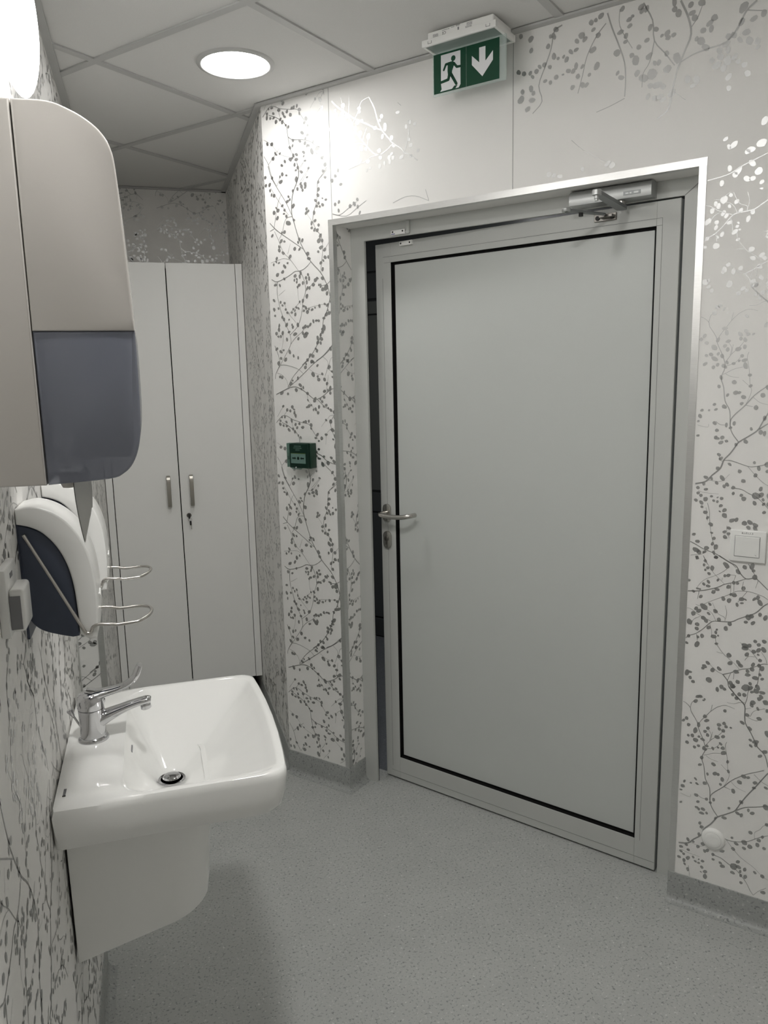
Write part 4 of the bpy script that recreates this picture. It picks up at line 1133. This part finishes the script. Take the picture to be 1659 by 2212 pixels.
# ------------------------------------------------------------------ wash basin
SY0, SY1 = 1.285, 1.790
SYC = 0.5 * (SY0 + SY1)
RIM = 0.811
dc = Vector((-0.007, 1.5375))
NSEG = 192
def front_x(y, d=0.0):
    return 0.207 - d - 0.20 * (y - SYC) ** 2
def outline(x0, inset_, r_front, r_back):
    ya, yb = SY0 + inset_, SY1 - inset_
    p = [(x0, ya)]
    m = 24
    for k in range(m + 1):
        y = ya + (yb - ya) * k / m
        p.append((front_x(y, inset_), y))
    p.append((x0, yb))
    rads = [r_back] + [r_front] + [0] * (m - 1) + [r_front] + [r_back]
    # corner rounding on the coarse polygon
    coarse = [(x0, ya), (front_x(ya, inset_), ya)] + [(front_x(ya + (yb - ya) * k / 6, inset_), ya + (yb - ya) * k / 6) for k in range(1, 6)] + [(front_x(yb, inset_), yb), (x0, yb)]
    return round_poly(coarse, [r_back, r_front, 0.4, 0.4, 0.4, 0.4, 0.4, r_front, r_back], 8)
def radial(poly, n=NSEG, c=dc):
    out = []
    P_ = [Vector(p) for p in poly]
    for i in range(n):
        a = 2 * math.pi * i / n
        d_ = Vector((math.cos(a), math.sin(a)))
        best = 1e9
        for k in range(len(P_)):
            p, q = P_[k] - c, P_[(k + 1) % len(P_)] - c
            e = q - p
            den = d_.x * e.y - d_.y * e.x
            if abs(den) < 1e-12:
                continue
            tt = (p.x * e.y - p.y * e.x) / den
            ss = (p.x * d_.y - p.y * d_.x) / den
            if tt > 0 and -1e-6 <= ss <= 1 + 1e-6:
                best = min(best, tt)
        out.append(c + d_ * best)
    return out
OUT = radial(outline(XL + 0.001, 0.0, 0.032, 0.004))
BOT = radial(outline(XL + 0.001, 0.018, 0.05, 0.004))
INN = radial(outline(-0.090, 0.019, 0.035, 0.05))
bm = new_bm()
def ring_of(pts, z):
    return [bm.verts.new((p.x, p.y, z if not callable(z) else z(p))) for p in pts]
mixr = lambda A, B, f: [a.lerp(b_, f) for a, b_ in zip(A, B)]
BZ = 0.727
def under(p):       # the front bottom edge sweeps up
    return BZ
rings = [ring_of(mixr(BOT, [dc] * NSEG, 0.9), 0.684), ring_of(mixr(BOT, [dc] * NSEG, 0.75), 0.699), ring_of(mixr(BOT, [dc] * NSEG, 0.6), 0.715), ring_of(mixr(BOT, [dc] * NSEG, 0.42), 0.7262), ring_of(mixr(BOT, [dc] * NSEG, 0.06), BZ), ring_of(mixr(BOT, OUT, 0.25), BZ + 0.002), ring_of(mixr(BOT, OUT, 0.55), BZ + 0.013), ring_of(mixr(BOT, OUT, 0.85), BZ + 0.038), ring_of(OUT, RIM - 0.016), ring_of(mixr(OUT, INN, 0.03), RIM - 0.006), ring_of(mixr(OUT, INN, 0.16), RIM - 0.001), ring_of(mixr(OUT, INN, 0.4), RIM), ring_of(mixr(OUT, INN, 0.8), RIM - 0.0006), ring_of(INN, RIM - 0.003)]
hole = [dc + Vector((math.cos(2 * math.pi * i / NSEG), math.sin(2 * math.pi * i / NSEG))) * 0.028 for i in range(NSEG)]
depth = 0.108
for k in range(1, 15):
    f = k / 14
    fz = f * (1.30 - 0.30 * f)
    h = 0.0035 + (depth - 0.0035) * (fz * (1 - 0.0))
    # sharper edge near the rim
    rings.append(ring_of(mixr(INN, hole, f ** 1.05), RIM - 0.001 - h))
rings.append(ring_of([dc + (p - dc) * 0.8 for p in hole], RIM - depth - 0.012))
for a, c in zip(rings, rings[1:]):
    for i in range(NSEG):
        j = (i + 1) % NSEG
        bm.faces.new((a[i], a[j], c[j], c[i]))
bm.faces.new(rings[0][::-1])
bm.faces.new(rings[-1])
bmesh.ops.recalc_face_normals(bm, faces=bm.faces)
t = Thing('wash_basin', 'white ceramic wall-hung wash basin on the left wall', 'wash basin', base=(XL, SYC, BZ))
basin = t.part('bowl', bm, 'ceramic', smooth=50)
dz = RIM - depth - 0.012
dr_ = t.part('drain', lathe([(0.0222, 0.0002), (0.0222, 0.012), (0.0265, 0.0125), (0.0275, 0.0118), (0.0275, 0.0105), (0.0222, 0.0002)], 32, (dc.x, dc.y, dz)), 'chrome')
t.part('plug', lathe([(0.006, 0.001), (0.006, 0.010), (0.0175, 0.013), (0.0185, 0.0155), (0.0165, 0.0185), (0.010, 0.0205), (0, 0.0212)], 32, (dc.x, dc.y, dz)), 'chrome', dr_)
ox = None
t.part('overflow_slot', box(-0.0815, -0.078, 1.522, 1.552, 0.778, 0.782, 0.001, 1), 'ink_grey')
b = new_bm()
for k in range(7):
    add_box(b, -0.1865, -0.1820, 1.330 + k * 0.0034, 1.3318 + k * 0.0034, RIM - 0.0005, RIM + 0.0002)
t.part('maker_mark', b, 'ink_grey', smooth=0)
t.part('maker_mark', box(-0.1870, -0.1815, 1.3265, 1.3288, RIM - 0.0005, RIM + 0.0003), 'ink_black', smooth=0)

# semi pedestal under the basin
def ped_ring(z, x1, r, y0_, y1_):
    return round_poly([(XL + 0.005, y0_), (x1, y0_), (x1, y1_), (XL + 0.005, y1_)], [0.002, r, r, 0.002], 10)
bm = new_bm()
PR0 = [(0.7268, 0.066, 1.400, 1.675), (0.70, 0.066, 1.400, 1.675), (0.60, 0.060, 1.404, 1.671), (0.52, 0.054, 1.408, 1.667), (0.47, 0.050, 1.411, 1.664)]
prev = None
loops = []
for d_ in (0.0, 0.010):
    seq = PR0 if d_ == 0.0 else PR0[::-1]
    for z_, x1_, y0_, y1_ in seq:
        pts = ped_ring(z_, x1_ - d_, 0.075 - d_, y0_ + d_, y1_ - d_)
        cur = []
        for p in pts:
            zz = z_ if z_ != 0.47 else 0.425 + (p[0] - XL) / (x1_ - XL) * 0.062
            cur.append(bm.verts.new((p[0], p[1], zz)))
        loops.append(cur)
loops.append(loops[0])
for a_, c_ in zip(loops, loops[1:]):
    for i in range(len(a_)):
        j_ = (i + 1) % len(a_)
        bm.faces.new((a_[i], a_[j_], c_[j_], c_[i]))
bmesh.ops.recalc_face_normals(bm, faces=bm.faces)
solo('semi_pedestal', bm, 'ceramic', 'white ceramic half pedestal hiding the pipes under the basin', 'pedestal', base=(XL, 1.5375, 0.43), smooth=40)

# ------------------------------------------------------------------ basin mixer tap
TX, TY = -0.149, 1.543
t = Thing('mixer_tap', 'chrome single-lever mixer tap with long elbow lever on the basin', 'tap', base=(TX, TY, RIM))
t.part('base_ring', lathe([(0.029, 0.0), (0.029, 0.004), (0.027, 0.008), (0.0245, 0.009)], 40, (TX, TY, RIM - 0.0008)), 'chrome', smooth=60)
t.part('body', lathe([(0.0245, 0.008), (0.0243, 0.03), (0.0245, 0.052), (0.025, 0.062), (0.0248, 0.064)], 40, (TX, TY, RIM)), 'chrome', smooth=60)
hd = lathe([(0.0252, 0.0652), (0.0258, 0.070), (0.0258, 0.082), (0.024, 0.091), (0.019, 0.0965), (0.010, 0.099), (0, 0.0995)], 40, (TX, TY, RIM))
head = t.part('head', hd, 'chrome', smooth=60)
b = lathe([(0.0135, 0), (0.0125, 0.003), (0.006, 0.004), (0, 0.004)], 24, (TX + 0.002, TY, RIM + 0.0985), Matrix.Rotation(math.radians(12), 3, 'Y'))
t.part('cap', b, 'chrome', head, smooth=60)
t.part('index_dot', lathe([(0.0042, 0), (0.0042, 0.001), (0.003, 0.0022), (0, 0.0024)], 16, (TX + 0.0252, TY - 0.002, RIM + 0.078), Matrix.Rotation(math.pi / 2, 3, 'Y')), 'chrome', head, smooth=60)
lv_pts = catmull([(TX + 0.004, TY, RIM + 0.090), (TX + 0.030, TY, RIM + 0.0935), (TX + 0.058, TY, RIM + 0.0995), (TX + 0.080, TY, RIM + 0.111), (TX + 0.090, TY, RIM + 0.125), (TX + 0.097, TY, RIM + 0.141)], 6)
nl = len(lv_pts)
lever_bm = tube(lv_pts, lerp_list([0.0145, 0.0125, 0.0115, 0.0125, 0.0145, 0.0105], nl), 16, lerp_list([(1.5, 0.75), (1.25, 0.65), (1.1, 0.55), (1.2, 0.5), (1.3, 0.5), (1.2, 0.55)], nl))
t.part('lever', lever_bm, 'chrome', smooth=60)
sp = catmull([(TX + 0.008, TY, RIM + 0.036), (TX + 0.026, TY, RIM + 0.044), (TX + 0.055, TY, RIM + 0.0545), (TX + 0.085, TY, RIM + 0.063), (TX + 0.105, TY, RIM + 0.066), (TX + 0.1125, TY, RIM + 0.065)], 6)
ns = len(sp)
spo = t.part('spout', tube(sp, lerp_list([0.018, 0.0165, 0.0125, 0.0105, 0.0105, 0.0085], ns), 20, lerp_list([(1.1, 0.95), (1.1, 0.85), (1.15, 0.75), (1.2, 0.75), (1.2, 0.8), (1.0, 0.8)], ns)), 'chrome', smooth=60)
t.part('aerator', lathe([(0.0095, 0.0), (0.0105, 0.001), (0.0105, 0.009), (0.0098, 0.0115), (0, 0.0115)], 28, (TX + 0.103, TY, RIM + 0.0485), Matrix.Rotation(math.radians(-8), 3, 'Y')), 'chrome', spo, smooth=60)
rod0, rod1 = Vector((TX - 0.021, TY + 0.012, RIM + 0.018)), Vector((TX - 0.041, TY + 0.014, RIM + 0.058))
rd_ = t.part('pull_rod', tube([rod0, rod0.lerp(rod1, 0.5), rod1], 0.0022, 10), 'chrome', smooth=60)
t.part('knob', tube([rod0.lerp(rod1, 0.72), rod0.lerp(rod1, 0.80), rod1, rod1 + (rod1 - rod0) * 0.06], [0.0035, 0.0042, 0.0066, 0.0052], 14), 'chrome', rd_, smooth=60)

# ------------------------------------------------------------------ elbow-operated dispensers
def elbow_dispenser(y0, label):
    y1 = y0 + 0.098
    t = Thing('elbow_dispenser', label, 'dispenser', base=(XL, (y0 + y1) / 2, 1.2), group='elbow dispensers over the basin')
    x_ = XL + 0.0015
    outer = [(x_, 1.320), (-0.180, 1.3235), (-0.155, 1.315), (-0.132, 1.297), (-0.114, 1.270), (-0.103, 1.238), (-0.0985, 1.205), (-0.0975, 1.165), (-0.100, 1.125), (-0.1025, 1.108), (-0.113, 1.107)]
    inner = [(-0.127, 1.117), (-0.1275, 1.150), (-0.130, 1.195), (-0.137, 1.230), (-0.149, 1.258), (-0.166, 1.280), (-0.183, 1.291), (x_, 1.297)]
    outer = [tuple(p) for p in catmull(outer[:-1], 4)] + [outer[-1]]
    inner = [tuple(p) for p in catmull(inner, 4)]
    shell = t.part('shell', rounded_extrude(outer + inner, y0, y1, 0.0035, 3), 'white_plastic', smooth=30)
    b = new_bm()
    yc = (y0 + y1) / 2
    add_tube(b, [(-0.0972, yc - 0.016, 1.172), (-0.0968, yc, 1.163), (-0.0972, yc + 0.016, 1.172)], 0.0014, 8)
    t.part('chevron', b, 'white_plastic', shell)
    body = [(-0.1285, 1.1125), (-0.1285, 1.150), (-0.131, 1.195), (-0.138, 1.230), (-0.150, 1.258), (-0.167, 1.279), (-0.183, 1.289), (x_, 1.2955), (x_, 1.168), (-0.199, 1.150), (-0.190, 1.135), (-0.177, 1.125), (-0.155, 1.1165), (-0.138, 1.1115)]
    body = [tuple(p) for p in catmull(body[1:8], 4)] + [tuple(p) for p in catmull(body[8:], 4)] + [body[0]]
    t.part('body', rounded_extrude(body, y0 + 0.006, y1 - 0.006, 0.003, 2), 'blue_grey_plastic', smooth=30, label='dark blue-grey body')
    t.part('back_plate', box(XL + 0.0002, XL + 0.004, y0 + 0.008, y1 - 0.008, 1.115, 1.30), 'blue_grey_plastic')
    t.part('nozzle', lathe([(0.004, 0), (0.006, 0.003), (0.006, 0.012)], 16, (-0.119, yc, 1.099)), 'white_plastic')
    ya, yb = y0 - 0.004, y1 + 0.004
    P_ = [(-0.193, ya + 0.012, 1.279), (-0.192, ya + 0.001, 1.279), (-0.190, ya, 1.275), (-0.155, ya, 1.200), (-0.121, ya, 1.1255), (-0.1165, ya, 1.119), (-0.111, ya + 0.001, 1.119), (-0.107, ya + 0.003, 1.127), (-0.098, ya + 0.003, 1.130), (-0.083, ya + 0.003, 1.1285), (-0.070, ya + 0.006, 1.126), (-0.044, ya + 0.007, 1.127), (-0.035, ya + 0.011, 1.128), (-0.023, ya + 0.028, 1.130), (-0.018, yc, 1.131)]
    P2 = [(x, 2 * yc - y, z) for x, y, z in P_[:-1]][::-1]
    path = catmull(P_ + P2, 4)
    t.part('elbow_lever', tube(path, 0.0027, 10), 'steel', smooth=60, label='bent steel wire elbow lever')
    return t
elbow_dispenser(1.250, 'front white and dark blue elbow-lever dispenser beside the socket')
elbow_dispenser(1.553, 'rear white and dark blue elbow-lever dispenser, half hidden by the front one')

# ------------------------------------------------------------------ paper towel dispenser close to the camera
PY0, PY1 = 0.845, 1.10
profile = [(XL + 0.0005, 1.7675), (-0.1052, 1.7680), (-0.0728, 1.7683), (-0.0528, 1.762), (-0.0368, 1.7531), (-0.0249, 1.7421), (-0.0175, 1.7276), (-0.0146, 1.7084), (-0.0122, 1.6605), (-0.0099, 1.607), (-0.0080, 1.5521), (-0.0080, 1.4911), (-0.0092, 1.4576), (-0.0124, 1.436), (-0.0192, 1.4193), (-0.0292, 1.4091), (-0.0448, 1.4040), (-0.1032, 1.4010), (XL + 0.0005, 1.4025)]
profile = [profile[0]] + [tuple(p) for p in catmull(profile[1:-1], 4)] + [profile[-1]]
def cut(poly, ax, lim, keep):
    out = []
    for i in range(len(poly)):
        a, c = poly[i], poly[(i + 1) % len(poly)]
        da, dcc = (a[ax] - lim) * keep, (c[ax] - lim) * keep
        if da >= 0:
            out.append(a)
        if (da >= 0) != (dcc >= 0):
            f = da / (da - dcc)
            out.append((a[0] + (c[0] - a[0]) * f, a[1] + (c[1] - a[1]) * f))
    return out
t = Thing('paper_towel_dispenser', 'big cream-white paper towel dispenser with smoked lower window, nearest the camera', 'dispenser', base=(XL, 0.97, 1.402))
SEAM, WIN = -0.1045, 1.5545
t.part('rear_housing', rounded_extrude(cut(profile, 0, SEAM - 0.0002, -1), PY0 - 0.0005, PY1 + 0.0005, 0.0022, 3), 'cream_plastic', smooth=32)
front = cut(profile, 0, SEAM + 0.0002, 1)
t.part('front_cover', rounded_extrude(cut(front, 1, WIN, 1), PY0, PY1, 0.0022, 3), 'cream_plastic', smooth=32)
wp = cut(front, 1, WIN - 0.0003, -1)
# hollow smoked window: outer shell and inner shell
bm = rounded_extrude(wp, PY0 + 0.001, PY1 - 0.001, 0.003, 3)
t.part('window', bm, 'smoked_plastic', smooth=32, label='smoked blue-grey translucent window')
t.part('outlet_knob', lathe([(0, -0.018), (0.007, -0.017), (0.0095, -0.012), (0.0105, 0.0), (0, 0.0)], 20, (-0.094, 0.955, 1.402)), 'cream_plastic', smooth=60)
bm = box(-0.098, -0.020, PY0 + 0.012, PY1 - 0.012, 1.425, 1.548, 0.003, 2)
solo('paper_towel_stack', bm, 'towel_paper', 'stack of folded paper towels faintly visible in the smoked dispenser window', 'paper towels', base=(-0.06, 0.97, 1.425))
bm = new_bm()
rows = []
ny, nz = 14, 6
rj = random.Random(5)
for i in range(ny + 1):
    f = i / ny
    y = 0.872 + 0.20 * f
    low = 1.332 + 0.058 * f ** 0.8 + rj.uniform(-0.003, 0.003)
    rows.append([(-0.082 + 0.004 * math.sin(4 * f) + 0.006 * (j_ / nz) ** 2, y + 0.004 * j_ / nz, 1.4045 + (low - 1.4045) * j_ / nz) for j_ in range(nz + 1)])
for off in (0.0, 0.0008):
    vv = [[bm.verts.new((x + off, y, z)) for x, y, z in r_] for r_ in rows]
    for i in range(ny):
        for j_ in range(nz):
            bm.faces.new((vv[i][j_], vv[i + 1][j_], vv[i + 1][j_ + 1], vv[i][j_ + 1]))
solo('paper_towel', bm, 'towel_paper', 'grey-white paper towel hanging out under the big dispenser', 'paper towel', base=(-0.08, 0.97, 1.40), smooth=60)

# ------------------------------------------------------------------ wall socket at the left edge
t = Thing('wall_socket', 'white wall socket with hinged lid cut by the left picture edge', 'socket', base=(XL, 1.11, 1.22))
t.part('frame', box(XL, XL + 0.012, 1.068, 1.152, 1.176, 1.268, 0.003, 2), 'white_plastic')
lid = t.part('lid', box(XL + 0.012, XL + 0.030, 1.076, 1.137, 1.182, 1.240, 0.005, 3), 'white_plastic')
t.part('lid_side', box(XL + 0.0125, XL + 0.026, 1.0750, 1.0765, 1.186, 1.231), 'ink_grey', lid)
t.part('label_print', box(XL + 0.0119, XL + 0.0124, 1.100, 1.120, 1.250, 1.257), 'ink_grey')

# ------------------------------------------------------------------ lamps
t = Thing('wall_lamp', 'glowing round opal wall lamp above the basin at the top left', 'lamp', base=(XL, 1.54, 2.11))
LC = (XL, 1.54, 2.11)
RYX = Matrix.Rotation(math.pi / 2, 3, 'Y')
prof = [(0.105, 0.004)]
for k in range(0, 17):
    a = -math.pi / 2 + math.pi * k / 16
    if k == 0:
        continue
    prof.append((0.116 * math.cos(a) if k < 16 else 0.0, 0.036 + 0.032 * math.sin(a)))
t.part('opal_shade', lathe(prof, 56, LC, RYX), 'opal_lamp', smooth=80)
t.part('base_plate', lathe([(0.085, 0.0), (0.085, 0.008), (0.0, 0.008)], 40, LC, RYX), 'white_plastic')

def downlight(c, label, m):
    t = Thing('ceiling_downlight', label, 'downlight', base=(c[0], c[1], CEIL), group='round recessed ceiling downlights')
    cz_ = CEIL + 0.006
    t.part('ring', lathe([(0.097, -0.001), (0.099, -0.006), (0.104, -0.007), (0.112, -0.004), (0.114, 0.0), (0.097, 0.0), (0.097, -0.001)], 56, (c[0], c[1], cz_)), 't_bar', smooth=60)
    t.part('diffuser', lathe([(0.0965, -0.0008), (0.0965, -0.003), (0.0, -0.0034)], 56, (c[0], c[1], cz_)), m, smooth=60)
downlight((0.316, 2.480), 'round recessed downlight glowing in the ceiling beside the exit sign', 'downlight_diffuser')
p2 = UB * -0.522 + NA * 0.655
downlight((p2.x, p2.y), 'round recessed downlight in the ceiling tile right of the dispensers, out of view', 'downlight_diffuser_back')
